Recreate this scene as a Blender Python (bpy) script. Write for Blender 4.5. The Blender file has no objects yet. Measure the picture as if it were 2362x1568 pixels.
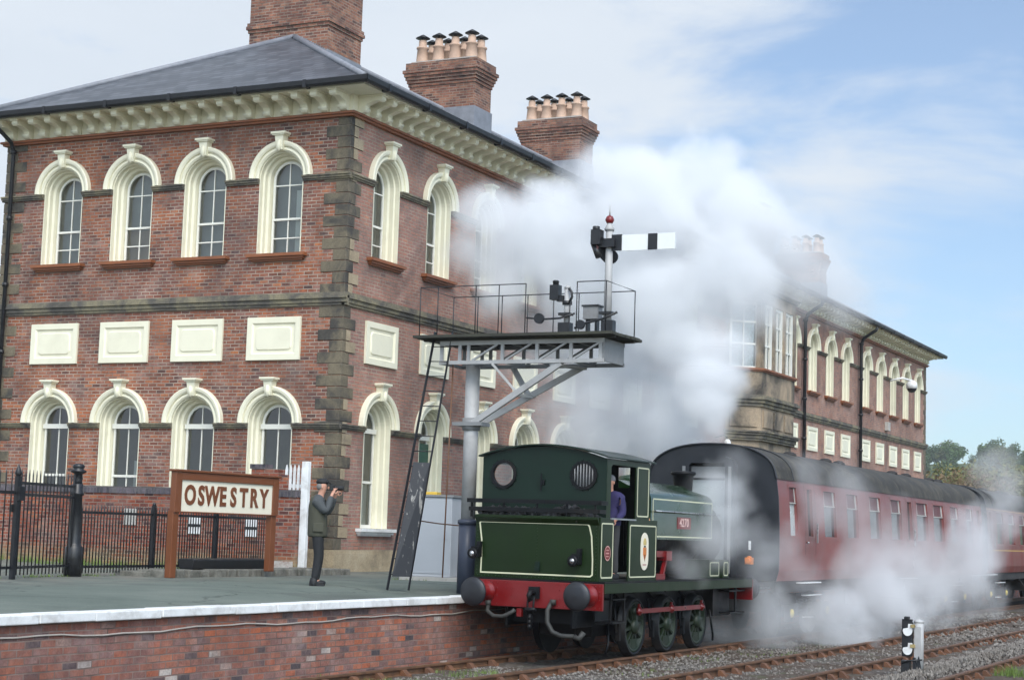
import bpy, bmesh, math, random
from mathutils import Vector, Matrix
R = math.radians
random.seed(7)
S = bpy.context.scene
COL = S.collection

# ------------------------------------------------------------------ camera, world, sun, exposure
CAMP = Vector((19.8706, -31.85, 0.9854)); YAW, PIT, ROLL = 0.4590, 0.1104, 0.0319
fwd = Vector((-math.sin(YAW)*math.cos(PIT), math.cos(YAW)*math.cos(PIT), math.sin(PIT)))
rgt = Vector((math.cos(YAW), math.sin(YAW), 0)); upv = rgt.cross(fwd)
r2 = math.cos(ROLL)*rgt + math.sin(ROLL)*upv
u2 = -math.sin(ROLL)*rgt + math.cos(ROLL)*upv
cd = bpy.data.cameras.new('camera'); cam = bpy.data.objects.new('camera', cd); COL.objects.link(cam)
cam.matrix_world = Matrix(((r2.x, u2.x, -fwd.x, CAMP.x), (r2.y, u2.y, -fwd.y, CAMP.y), (r2.z, u2.z, -fwd.z, CAMP.z), (0, 0, 0, 1)))
cd.lens = 36*3977.7/2362; cd.sensor_width = 36; cd.clip_end = 5000; cd.clip_start = .1
S.camera = cam

SUN_EL, SUN_AZ = R(46), R(138)          # azimuth measured from +Y towards +X (sun over the camera's right shoulder)
SKY_STRENGTH, SUN_POWER, EXPOSURE = 0.10, 1.6, 0.26
W = bpy.data.worlds.new("World"); S.world = W; W.use_nodes = True
nt = W.node_tree; nt.nodes.clear()
def N(nt, t, **kw):
    n = nt.nodes.new(t)
    for k, v in kw.items(): setattr(n, k, v)
    return n
def L(nt, a, b): nt.links.new(a, b)
sky = N(nt, 'ShaderNodeTexSky', sky_type='NISHITA', sun_disc=False, sun_elevation=SUN_EL, sun_rotation=SUN_AZ, dust_density=1.0, ozone_density=1.6, air_density=0.9)
tc = N(nt, 'ShaderNodeTexCoord')
mp = N(nt, 'ShaderNodeMapping'); mp.inputs['Scale'].default_value = (1, 1, 2.6); mp.inputs['Location'].default_value = (.35, .1, .2)
L(nt, tc.outputs['Generated'], mp.inputs['Vector'])
nz = N(nt, 'ShaderNodeTexNoise'); nz.inputs['Scale'].default_value = 4.6; nz.inputs['Detail'].default_value = 10; nz.inputs['Roughness'].default_value = .58; nz.inputs['Distortion'].default_value = .3
L(nt, mp.outputs[0], nz.inputs['Vector'])
sx = N(nt, 'ShaderNodeSeparateXYZ'); L(nt, tc.outputs['Generated'], sx.inputs[0])
# cloud cover grows towards -X (the left of the photograph)
bias = N(nt, 'ShaderNodeMapRange'); bias.inputs['From Min'].default_value = -.22; bias.inputs['From Max'].default_value = -.62; bias.inputs['To Min'].default_value = -.06; bias.inputs['To Max'].default_value = .27
L(nt, sx.outputs['X'], bias.inputs['Value'])
low = N(nt, 'ShaderNodeMapRange'); low.inputs['From Min'].default_value = .30; low.inputs['From Max'].default_value = .0; low.inputs['To Min'].default_value = 0; low.inputs['To Max'].default_value = .12
L(nt, sx.outputs['Z'], low.inputs['Value'])
ad = N(nt, 'ShaderNodeMath', operation='ADD'); L(nt, nz.outputs['Fac'], ad.inputs[0]); L(nt, bias.outputs[0], ad.inputs[1])
ad2 = N(nt, 'ShaderNodeMath', operation='ADD'); L(nt, ad.outputs[0], ad2.inputs[0]); L(nt, low.outputs[0], ad2.inputs[1])
cov = N(nt, 'ShaderNodeMapRange', interpolation_type='SMOOTHSTEP'); cov.inputs['From Min'].default_value = .47; cov.inputs['From Max'].default_value = .72; cov.inputs['To Min'].default_value = .22; cov.inputs['To Max'].default_value = 1
L(nt, ad2.outputs[0], cov.inputs['Value'])
nz2 = N(nt, 'ShaderNodeTexNoise'); nz2.inputs['Scale'].default_value = 2.0; nz2.inputs['Detail'].default_value = 5
L(nt, mp.outputs[0], nz2.inputs['Vector'])
cc = N(nt, 'ShaderNodeValToRGB'); cc.color_ramp.elements[0].position = .3; cc.color_ramp.elements[0].color = (5.6, 6.3, 7.2, 1); cc.color_ramp.elements[1].position = .7; cc.color_ramp.elements[1].color = (7.1, 7.6, 8.2, 1)
L(nt, nz2.outputs['Fac'], cc.inputs[0])
skb = N(nt, 'ShaderNodeMix', data_type='RGBA', blend_type='MULTIPLY'); skb.inputs[0].default_value = 1; skb.inputs[7].default_value = (1.08, 1.28, 1.40, 1)
L(nt, sky.outputs[0], skb.inputs[6])
mx = N(nt, 'ShaderNodeMix', data_type='RGBA'); L(nt, cov.outputs[0], mx.inputs[0]); L(nt, skb.outputs[2], mx.inputs[6]); L(nt, cc.outputs[0], mx.inputs[7])
# thin cloud glows brighter around the hidden sun, behind the camera
dt = N(nt, 'ShaderNodeVectorMath', operation='DOT_PRODUCT'); L(nt, tc.outputs['Generated'], dt.inputs[0]); dt.inputs[1].default_value = (math.sin(SUN_AZ)*math.cos(SUN_EL), math.cos(SUN_AZ)*math.cos(SUN_EL), math.sin(SUN_EL))
gl_ = N(nt, 'ShaderNodeMapRange', interpolation_type='SMOOTHSTEP'); gl_.inputs['From Min'].default_value = .35; gl_.inputs['From Max'].default_value = 1; gl_.inputs['To Min'].default_value = 0; gl_.inputs['To Max'].default_value = 1; L(nt, dt.outputs['Value'], gl_.inputs['Value'])
mg = N(nt, 'ShaderNodeMix', data_type='RGBA', blend_type='MULTIPLY'); mg.inputs[0].default_value = 1; L(nt, mx.outputs[2], mg.inputs[6]); gt_ = N(nt, 'ShaderNodeMix', data_type='RGBA'); gt_.inputs[6].default_value = (1, 1, 1, 1); gt_.inputs[7].default_value = (3.3, 3.0, 2.6, 1); L(nt, gl_.outputs[0], gt_.inputs[0]); L(nt, gt_.outputs[2], mg.inputs[7])
bg = N(nt, 'ShaderNodeBackground'); bg.inputs['Strength'].default_value = SKY_STRENGTH; L(nt, mg.outputs[2], bg.inputs['Color'])
wo = N(nt, 'ShaderNodeOutputWorld'); L(nt, bg.outputs[0], wo.inputs[0])
ld = bpy.data.lights.new('sun', 'SUN'); ld.energy = SUN_POWER; ld.angle = R(30); ld.color = (1, .94, .86)
sun = bpy.data.objects.new('sun', ld); COL.objects.link(sun)
sdir = Vector((math.sin(SUN_AZ)*math.cos(SUN_EL), math.cos(SUN_AZ)*math.cos(SUN_EL), math.sin(SUN_EL)))
sun.rotation_euler = sdir.to_track_quat('Z', 'Y').to_euler(); sun.location = (30, -20, 40)
S.view_settings.view_transform = 'Standard'; S.view_settings.look = 'None'; S.view_settings.exposure = EXPOSURE; S.view_settings.gamma = 1
S.render.engine = 'CYCLES'
S.cycles.max_bounces = 12; S.cycles.volume_bounces = 10; S.cycles.transparent_max_bounces = 12; S.cycles.diffuse_bounces = 3; S.cycles.glossy_bounces = 3
S.cycles.use_denoising = True; S.cycles.volume_step_rate = 2.0; S.cycles.volume_max_steps = 256; S.cycles.caustics_reflective = False; S.cycles.caustics_refractive = False

# ------------------------------------------------------------------ object helpers
PW = {}
class MB:
    def __init__(s): s.v = []; s.f = []; s.sm = []
    def add(s, vs, fs, smooth=False):
        b = len(s.v); s.v += [tuple(v) for v in vs]; s.f += [tuple(i+b for i in f) for f in fs]; s.sm += [smooth]*len(fs); return s
    def quad(s, *p): return s.add(p, [tuple(range(len(p)))])
    def box(s, x0, x1, y0, y1, z0, z1):
        return s.add([(x0,y0,z0),(x1,y0,z0),(x1,y1,z0),(x0,y1,z0),(x0,y0,z1),(x1,y0,z1),(x1,y1,z1),(x0,y1,z1)],
                     [(0,3,2,1),(4,5,6,7),(0,1,5,4),(1,2,6,5),(2,3,7,6),(3,0,4,7)])
    def cbox(s, c, d): return s.box(c[0]-d[0]/2, c[0]+d[0]/2, c[1]-d[1]/2, c[1]+d[1]/2, c[2]-d[2]/2, c[2]+d[2]/2)
    def bar(s, a, b, w, h=None, n=None, up=(0,0,1)):      # rectangular bar from a to b
        h = h or w; a, b = Vector(a), Vector(b); d = (b-a).normalized(); u = Vector(up)
        if abs(d.dot(u)) > .98: u = Vector((0,1,0)) if abs(d.y) < .9 else Vector((1,0,0))
        x = d.cross(u).normalized(); y = x.cross(d)
        vs = [p + x*(sx*w/2) + y*(sy*h/2) for p in (a, b) for sx, sy in ((-1,-1),(1,-1),(1,1),(-1,1))]
        return s.add(vs, [(0,3,2,1),(4,5,6,7),(0,1,5,4),(1,2,6,5),(2,3,7,6),(3,0,4,7)])
    def tube(s, pts, r, n=10, cap=True):
        pts = [Vector(p) for p in pts]; rs = r if isinstance(r, (list, tuple)) else [r]*len(pts)
        vs = []; prev = None
        for i, p in enumerate(pts):
            d = (pts[min(i+1, len(pts)-1)] - pts[max(i-1, 0)]).normalized()
            if prev is None:
                u = Vector((0,0,1)) if abs(d.z) < .9 else Vector((1,0,0)); x = d.cross(u).normalized()
            else: x = (prev - d*prev.dot(d)).normalized()
            prev = x; y = d.cross(x)
            vs += [p + (x*math.cos(2*math.pi*k/n) + y*math.sin(2*math.pi*k/n))*rs[i] for k in range(n)]
        fs = [(i*n+k, i*n+(k+1) % n, (i+1)*n+(k+1) % n, (i+1)*n+k) for i in range(len(pts)-1) for k in range(n)]
        s.add(vs, fs, True)
        if cap:
            b = len(s.v)-len(vs); s.f += [tuple(b+k for k in reversed(range(n))), tuple(b+(len(pts)-1)*n+k for k in range(n))]; s.sm += [False, False]
        return s
    def lathe(s, c, prof, n=20, axis='z', smooth=True):   # prof: (radius, height) pairs
        A = {'z': (Vector((1,0,0)), Vector((0,1,0)), Vector((0,0,1))), 'y': (Vector((0,0,1)), Vector((1,0,0)), Vector((0,1,0))), 'x': (Vector((0,1,0)), Vector((0,0,1)), Vector((1,0,0)))}[axis]
        c = Vector(c); vs = []
        for r, h in prof:
            vs += [c + A[2]*h + (A[0]*math.cos(2*math.pi*k/n) + A[1]*math.sin(2*math.pi*k/n))*r for k in range(n)]
        m = len(prof)
        s.add(vs, [(i*n+k, i*n+(k+1) % n, (i+1)*n+(k+1) % n, (i+1)*n+k) for i in range(m-1) for k in range(n)], smooth)
        b = len(s.v)-len(vs)
        if prof[0][0] > 1e-4: s.f.append(tuple(b+k for k in reversed(range(n)))); s.sm.append(False)
        if prof[-1][0] > 1e-4: s.f.append(tuple(b+(m-1)*n+k for k in range(n))); s.sm.append(False)
        return s
    def prism(s, poly, a0, a1, axis='y'):                 # polygon in the other two axes, extruded along axis
        def P(p, a): return {'y': (p[0], a, p[1]), 'x': (a, p[0], p[1]), 'z': (p[0], p[1], a)}[axis]
        n = len(poly)
        return s.add([P(p, a0) for p in poly] + [P(p, a1) for p in poly],
                     [tuple(range(n)), tuple(reversed(range(n, 2*n)))] + [(i, i+n, (i+1) % n+n, (i+1) % n) for i in range(n)])
    def ring(s, outer, inner, y0, y1):                    # flat frame between two same-length loops in xz, thickness y0..y1
        n = len(outer); v = [(p[0], y0, p[1]) for p in outer]+[(p[0], y0, p[1]) for p in inner]+[(p[0], y1, p[1]) for p in outer]+[(p[0], y1, p[1]) for p in inner]
        f = []
        for i in range(n):
            j = (i+1) % n
            f += [(i, j, j+n, i+n), (2*n+i, 3*n+i, 3*n+j, 2*n+j), (i, 2*n+i, 2*n+j, j), (n+i, n+j, 3*n+j, 3*n+i)]
        return s.add(v, f)
    def xf(s, M):
        s.v = [tuple(M @ Vector(v)) for v in s.v]; return s
    def blob(s, c, r, sub=1, amp=.15, sc=(1,1,1)):
        bm = bmesh.new(); bmesh.ops.create_icosphere(bm, subdivisions=sub, radius=1)
        vs = [Vector((v.co.x*sc[0], v.co.y*sc[1], v.co.z*sc[2]))*r*(1+random.uniform(-amp, amp)) + Vector(c) for v in bm.verts]
        fs = [tuple(x.index for x in f.verts) for f in bm.faces]; bm.free(); return s.add(vs, fs, False)
    def mesh(s, name, mat, fix=True):
        me = bpy.data.meshes.new(name); me.from_pydata(s.v, [], s.f); me.update()
        if fix:
            bm = bmesh.new(); bm.from_mesh(me); bmesh.ops.recalc_face_normals(bm, faces=bm.faces); bm.to_mesh(me); bm.free()
        me.polygons.foreach_set('use_smooth', s.sm)
        if mat: me.materials.append(mat)
        return me
    def build(s, name, mat, parent=None, loc=None, rz=0, fix=True, local=False, bevel=0):
        """vertices are world coordinates unless local=True; the object is placed relative to its parent"""
        o = bpy.data.objects.new(name, s.mesh(name, mat, fix)); COL.objects.link(o)
        if parent is not None:
            o.parent = parent
            if not local and loc is None:
                off = PW.get(parent.name, Vector())
                if off.length > 0:
                    o.data.transform(Matrix.Translation(-off))
            PW[o.name] = PW.get(parent.name, Vector())
        if loc is not None: o.location = loc; o.rotation_euler.z = rz
        if bevel:
            b = o.modifiers.new('bevel', 'BEVEL'); b.width = bevel; b.segments = 2; b.limit_method = 'ANGLE'
        return o
def tag(o, label=None, cat=None, group=None, kind=None):
    if label: o['label'] = label
    if cat: o['category'] = cat
    if group: o['group'] = group
    if kind: o['kind'] = kind
    return o
def thing(name, loc, label, cat, group=None, kind=None):
    o = bpy.data.objects.new(name, None); COL.objects.link(o); o.location = loc; o.empty_display_size = .2
    PW[o.name] = Vector(loc); return tag(o, label, cat, group, kind)
def copy_tree(o, parent=None):
    c = o.copy(); COL.objects.link(c); c.parent = parent
    for ch in [x for x in bpy.data.objects if x.parent == o]: copy_tree(ch, c)
    return c

# ------------------------------------------------------------------ materials
def newmat(name):
    m = bpy.data.materials.new(name); m.use_nodes = True; nt = m.node_tree
    return m, nt, nt.nodes['Principled BSDF']
def ramp(nt, cols):
    r = N(nt, 'ShaderNodeValToRGB'); e = r.color_ramp.elements
    e[0].position, e[0].color = cols[0][0], (*cols[0][1], 1); e[1].position, e[1].color = cols[-1][0], (*cols[-1][1], 1)
    for p, c in cols[1:-1]:
        x = e.new(p); x.color = (*c, 1)
    return r
def noise(nt, scale, detail=4, rough=.55, vec=None, dist=0):
    n = N(nt, 'ShaderNodeTexNoise'); n.inputs['Scale'].default_value = scale; n.inputs['Detail'].default_value = detail; n.inputs['Roughness'].default_value = rough; n.inputs['Distortion'].default_value = dist
    if vec is not None: L(nt, vec, n.inputs['Vector'])
    return n
def mixc(nt, fac, a, b, bt='MIX'):
    m = N(nt, 'ShaderNodeMix', data_type='RGBA', blend_type=bt)
    for s, v in ((0, fac), (6, a), (7, b)):
        if isinstance(v, bpy.types.NodeSocket): L(nt, v, m.inputs[s])
        else: m.inputs[s].default_value = (*v, 1) if isinstance(v, tuple) else v
    return m.outputs[2]
def mapr(nt, v, a, b, c, d):
    m = N(nt, 'ShaderNodeMapRange'); L(nt, v, m.inputs[0])
    for i, x in enumerate((a, b, c, d)): m.inputs[1+i].default_value = x
    return m.outputs[0]
def bump(nt, bs, h, strength=.3, dist=.01):
    b = N(nt, 'ShaderNodeBump'); b.inputs['Strength'].default_value = strength; b.inputs['Distance'].default_value = dist
    L(nt, h, b.inputs['Height']); L(nt, b.outputs[0], bs.inputs['Normal']); return b
def paint(name, col, rough=.5, var=.12, scale=3, dirt=None, dirt_amt=.3, metal=0, bmp=.08, coat=0, dscale=1.2):
    m, nt, bs = newmat(name); t = N(nt, 'ShaderNodeTexCoord')
    oi = N(nt, 'ShaderNodeObjectInfo'); 
    va = N(nt, 'ShaderNodeVectorMath', operation='ADD'); L(nt, t.outputs['Object'], va.inputs[0]); L(nt, oi.outputs['Location'], va.inputs[1])
    n = noise(nt, scale, 6, .6, va.outputs[0]); f = mapr(nt, n.outputs[0], .3, .7, 1-var, 1+var)
    c = mixc(nt, 1.0, col, f, 'MULTIPLY')
    if dirt:
        n2 = noise(nt, dscale, 8, .65, va.outputs[0], .4); f2 = mapr(nt, n2.outputs[0], .48, .72, 0, dirt_amt); c = mixc(nt, f2, c, dirt)
    L(nt, c, bs.inputs['Base Color']); bs.inputs['Metallic'].default_value = metal
    rr = mapr(nt, n.outputs[0], .3, .7, max(rough-.08, .02), min(rough+.1, 1)); L(nt, rr, bs.inputs['Roughness'])
    if coat: bs.inputs['Coat Weight'].default_value = coat; bs.inputs['Coat Roughness'].default_value = .08
    if bmp: bump(nt, bs, noise(nt, scale*9, 5, .6, va.outputs[0]).outputs[0], bmp, .004)
    return m
def wallvec(nt):
    """(u, z) on any vertical face: u = x on faces looking along y, u = y on faces looking along x"""
    t = N(nt, 'ShaderNodeTexCoord'); s = N(nt, 'ShaderNodeSeparateXYZ'); L(nt, t.outputs['Object'], s.inputs[0])
    g = N(nt, 'ShaderNodeSeparateXYZ'); L(nt, t.outputs['Normal'], g.inputs[0])
    a = N(nt, 'ShaderNodeMath', operation='ABSOLUTE'); L(nt, g.outputs[0], a.inputs[0])
    c = N(nt, 'ShaderNodeMath', operation='GREATER_THAN'); L(nt, a.outputs[0], c.inputs[0]); c.inputs[1].default_value = .6
    m = N(nt, 'ShaderNodeMix', data_type='FLOAT'); L(nt, c.outputs[0], m.inputs[0]); L(nt, s.outputs[0], m.inputs[2]); L(nt, s.outputs[1], m.inputs[3])
    k = N(nt, 'ShaderNodeCombineXYZ'); L(nt, m.outputs[0], k.inputs[0]); L(nt, s.outputs[2], k.inputs[1])
    return k.outputs[0], t.outputs['Object'], c.outputs[0], s
def brick(name, cols, mortar, bw=.235, bh=.079, ms=.011, soot=(.03,.028,.03), soot_amt=.5, soot_scale=.45, patch=None, patch_amt=0, pale=(.42,.38,.36), pale_amt=.35, side_pale=0, foot=None):
    m, nt, bs = newmat(name); v, ov, isx, sep = wallvec(nt)
    # a little wobble so courses are not ruler-straight
    wn = noise(nt, 1.3, 3, .5, ov); wv = N(nt, 'ShaderNodeVectorMath', operation='SCALE'); wv.inputs['Scale'].default_value = .02
    sub = N(nt, 'ShaderNodeVectorMath', operation='SUBTRACT'); L(nt, wn.outputs['Color'], sub.inputs[0]); sub.inputs[1].default_value = (.5, .5, .5)
    L(nt, sub.outputs[0], wv.inputs[0]); add = N(nt, 'ShaderNodeVectorMath', operation='ADD'); L(nt, v, add.inputs[0]); L(nt, wv.outputs[0], add.inputs[1])
    b = N(nt, 'ShaderNodeTexBrick'); L(nt, add.outputs[0], b.inputs['Vector'])
    for k, x in (('Scale', 1), ('Mortar Size', ms), ('Mortar Smooth', .25), ('Bias', 0), ('Brick Width', bw), ('Row Height', bh)): b.inputs[k].default_value = x
    b.inputs['Color1'].default_value = (0, 0, 0, 1); b.inputs['Color2'].default_value = (1, 1, 1, 1); b.inputs['Mortar'].default_value = (.5, .5, .5, 1)
    rp = ramp(nt, cols); L(nt, b.outputs['Color'], rp.inputs[0]); rp.color_ramp.interpolation = 'LINEAR'
    fine = noise(nt, 38, 4, .6, v); c = mixc(nt, 1.0, rp.outputs[0], mapr(nt, fine.outputs[0], .3, .7, .78, 1.22), 'MULTIPLY')
    c = mixc(nt, 1.0, c, mapr(nt, noise(nt, 6.5, 5, .65, ov, .4).outputs[0], .32, .68, .68, 1.30), 'MULTIPLY')
    pn = noise(nt, .9, 7, .6, ov, .5)
    if patch: c = mixc(nt, mapr(nt, pn.outputs[0], .5, .64, 0, patch_amt), c, patch); pn2 = noise(nt, .55, 5, .6, ov, .7); c = mixc(nt, mapr(nt, pn2.outputs['Color'], .45, .62, 0, .5), c, (.13,.07,.07))
    # limey bloom on the brick faces
    ln = noise(nt, 2.1, 8, .7, ov, .8); c = mixc(nt, mapr(nt, ln.outputs[0], .50, .74, 0, pale_amt), c, pale)
    if side_pale:  # long side painted paler and pinker, partly standing in for its brighter light
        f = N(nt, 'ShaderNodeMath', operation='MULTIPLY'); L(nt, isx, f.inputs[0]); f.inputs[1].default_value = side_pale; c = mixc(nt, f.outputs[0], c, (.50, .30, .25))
    mn = noise(nt, 1.7, 5, .6, ov); mc = mixc(nt, mapr(nt, mn.outputs[0], .35, .65, 0, 1), mortar, tuple(x*.45 for x in mortar))
    c = mixc(nt, b.outputs['Fac'], c, mc)
    sn = noise(nt, soot_scale, 9, .68, ov, .6); c = mixc(nt, mapr(nt, sn.outputs[0], .44, .66, 0, soot_amt), c, soot)
    if foot:
        h = mapr(nt, sep.outputs[2], foot[0], foot[1], 1, 0); f = N(nt, 'ShaderNodeMath', operation='MULTIPLY'); L(nt, h, f.inputs[0]); L(nt, mapr(nt, ln.outputs[0], .35, .6, .1, 1), f.inputs[1]); c = mixc(nt, f.outputs[0], c, foot[2])
    L(nt, c, bs.inputs['Base Color']); bs.inputs['Roughness'].default_value = .88
    inv = N(nt, 'ShaderNodeMath', operation='SUBTRACT'); inv.inputs[0].default_value = 1; L(nt, b.outputs['Fac'], inv.inputs[1])
    hh = N(nt, 'ShaderNodeMath', operation='MULTIPLY_ADD'); L(nt, fine.outputs[0], hh.inputs[0]); hh.inputs[1].default_value = .5; L(nt, inv.outputs[0], hh.inputs[2])
    bump(nt, bs, hh.outputs[0], .6, .008)
    return m
def stone(name, cols, scale=1.1, rough=.85, bmp=.4):
    m, nt, bs = newmat(name); t = N(nt, 'ShaderNodeTexCoord'); n = noise(nt, scale, 10, .68, t.outputs['Object'], .5)
    rp = ramp(nt, cols); L(nt, n.outputs[0], rp.inputs[0]); f = noise(nt, 30, 4, .6, t.outputs['Object'])
    c = mixc(nt, 1.0, rp.outputs[0], mapr(nt, f.outputs[0], .3, .7, .82, 1.18), 'MULTIPLY')
    L(nt, c, bs.inputs['Base Color']); bs.inputs['Roughness'].default_value = rough; bump(nt, bs, f.outputs[0], bmp, .01); return m

M = {}
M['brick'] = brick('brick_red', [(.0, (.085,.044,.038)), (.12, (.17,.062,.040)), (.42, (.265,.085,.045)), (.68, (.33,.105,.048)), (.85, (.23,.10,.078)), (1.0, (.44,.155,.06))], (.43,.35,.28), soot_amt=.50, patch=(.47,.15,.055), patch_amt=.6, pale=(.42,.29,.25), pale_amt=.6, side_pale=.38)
M['brick_garden'] = brick('brick_garden', [(.0, (.07,.03,.03)), (.3, (.20,.045,.025)), (.6, (.30,.07,.03)), (.85, (.22,.09,.07)), (1.0, (.38,.13,.06))], (.34,.25,.2), soot_amt=.25, soot_scale=1.1, pale=(.38,.30,.26), pale_amt=.45, foot=(.0, .45, (.33,.28,.15)))
M['brick_platform'] = brick('brick_platform', [(.0, (.06,.05,.055)), (.10, (.20,.12,.11)), (.3, (.30,.115,.08)), (.5, (.34,.125,.075)), (.68, (.26,.14,.12)), (.88, (.43,.11,.04)), (.965, (.33,.20,.16)), (1.0, (.50,.46,.42))], (.27,.19,.16), bw=.245, bh=.085, ms=.009, soot_amt=.30, soot_scale=1.2, patch=(.38,.11,.045), patch_amt=.5, pale=(.33,.25,.24), pale_amt=.65)
M['brick_chimney'] = brick('brick_chimney', [(.0, (.08,.04,.035)), (.3, (.20,.08,.055)), (.6, (.27,.11,.07)), (1.0, (.33,.16,.10))], (.36,.28,.22), soot_amt=.5, soot_scale=.9, pale=(.32,.22,.18), pale_amt=.4)
M['brick_coping'] = brick('brick_coping', [(.0, (.04,.04,.05)), (1.0, (.12,.10,.12))], (.16,.14,.14), bw=.09, bh=.24, soot_amt=.3)
M['quoin'] = stone('sooty_stone', [(.25, (.018,.017,.017)), (.43, (.062,.056,.048)), (.55, (.15,.125,.085)), (.75, (.24,.195,.13))], .8)
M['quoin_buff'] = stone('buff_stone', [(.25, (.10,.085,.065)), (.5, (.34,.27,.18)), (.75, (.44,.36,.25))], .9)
M['course'] = stone('weathered_course_stone', [(.25, (.04,.038,.036)), (.45, (.11,.10,.085)), (.6, (.23,.20,.13)), (.8, (.31,.27,.17))], 1.6)
M['bay_stone'] = stone('bay_stone', [(.34, (.04,.037,.033)), (.50, (.25,.20,.145)), (.6, (.38,.29,.20)), (.8, (.46,.36,.25))], .55)
M['plinth'] = stone('plinth_stone', [(.3, (.17,.14,.10)), (.5, (.37,.30,.20)), (.7, (.45,.38,.27))], 1.3)
M['cream'] = paint('cream_paint', (.80,.765,.60), .45, .03, 2, (.55,.52,.38), .3, bmp=.06)
M['rust_brown'] = paint('brown_painted_stone', (.25,.085,.032), .5, .15, 3, (.12,.06,.04), .4)
M['white'] = paint('white_paint', (.78,.79,.79), .5, .06, 4, (.34,.31,.28), .6, dscale=3)
M['sash'] = paint('sash_paint', (.78,.77,.70), .4, .03, 4, bmp=0)
M['black'] = paint('black_iron', (.012,.013,.016), .38, .3, 6, (.05,.045,.04), .3)
M['gutter'] = paint('gutter_iron', (.011,.012,.015), .42, .3, 6)
M['lead'] = paint('lead', (.22,.23,.26), .5, .2, 4)
M['room'] = paint('room_plaster', (.70,.69,.60), .9, .1, 1)
M['room_dark'] = paint('room_dark', (.34,.34,.27), .9, .2, 1)
M['curtain'] = paint('white_curtain', (.8,.8,.76), .9, .05, 3)
M['door_green'] = paint('green_door', (.01,.07,.045), .4, .1, 3)
M['pot'] = paint('terracotta_pot', (.52,.36,.27), .8, .12, 6, (.2,.13,.1), .4)
M['cement'] = paint('cement', (.42,.40,.37), .9, .12, 5)
# glass pane: part reflection, part view of the room
m, nt, bs = newmat('window_glass'); nt.nodes.remove(bs)
tr = N(nt, 'ShaderNodeBsdfTransparent'); tr.inputs[0].default_value = (.78,.83,.80,1); gl = N(nt, 'ShaderNodeBsdfGlossy'); gl.inputs['Roughness'].default_value = .03; gl.inputs[0].default_value = (.8,.82,.84,1)
lw = N(nt, 'ShaderNodeFresnel'); lw.inputs[0].default_value = 1.5; fr = mapr(nt, lw.outputs[0], 0, 1, .10, 1)
ms = N(nt, 'ShaderNodeMixShader'); L(nt, fr, ms.inputs[0]); L(nt, tr.outputs[0], ms.inputs[1]); L(nt, gl.outputs[0], ms.inputs[2]); L(nt, ms.outputs[0], nt.nodes['Material Output'].inputs[0])
bz = noise(nt, 2.2, 2, .5, N(nt, 'ShaderNodeTexCoord').outputs['Object']); bb = N(nt, 'ShaderNodeBump'); bb.inputs['Strength'].default_value = .08; bb.inputs['Distance'].default_value = .03; L(nt, bz.outputs[0], bb.inputs['Height']); L(nt, bb.outputs[0], gl.inputs['Normal'])
M['glass'] = m
# slate roof
m, nt, bs = newmat('slate'); v, ov, isx, sep = wallvec(nt); b = N(nt, 'ShaderNodeTexBrick')
t = N(nt, 'ShaderNodeTexCoord'); g = N(nt, 'ShaderNodeSeparateXYZ'); L(nt, t.outputs['Normal'], g.inputs[0]); ax = N(nt, 'ShaderNodeMath', operation='ABSOLUTE'); L(nt, g.outputs[0], ax.inputs[0]); gx = N(nt, 'ShaderNodeMath', operation='GREATER_THAN'); gx.inputs[1].default_value = .25; L(nt, ax.outputs[0], gx.inputs[0])
mm = N(nt, 'ShaderNodeMix', data_type='FLOAT'); L(nt, gx.outputs[0], mm.inputs[0]); L(nt, sep.outputs[0], mm.inputs[2]); L(nt, sep.outputs[1], mm.inputs[3]); kk = N(nt, 'ShaderNodeCombineXYZ'); L(nt, mm.outputs[0], kk.inputs[0]); L(nt, sep.outputs[2], kk.inputs[1]); L(nt, kk.outputs[0], b.inputs['Vector'])
for k, x in (('Scale', 1), ('Mortar Size', .011), ('Mortar Smooth', .1), ('Brick Width', .32), ('Row Height', .12)): b.inputs[k].default_value = x
b.inputs['Color1'].default_value = (.048,.055,.068,1); b.inputs['Color2'].default_value = (.105,.113,.13,1); b.inputs['Mortar'].default_value = (.04,.045,.055,1)
n = noise(nt, .7, 8, .65, ov, .4); c = mixc(nt, 1.0, b.outputs[0], mapr(nt, n.outputs[0], .3, .7, .8, 1.25), 'MULTIPLY'); L(nt, c, bs.inputs['Base Color']); bs.inputs['Roughness'].default_value = .5
bump(nt, bs, b.outputs['Fac'], -.4, .01); M['slate'] = m

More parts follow.
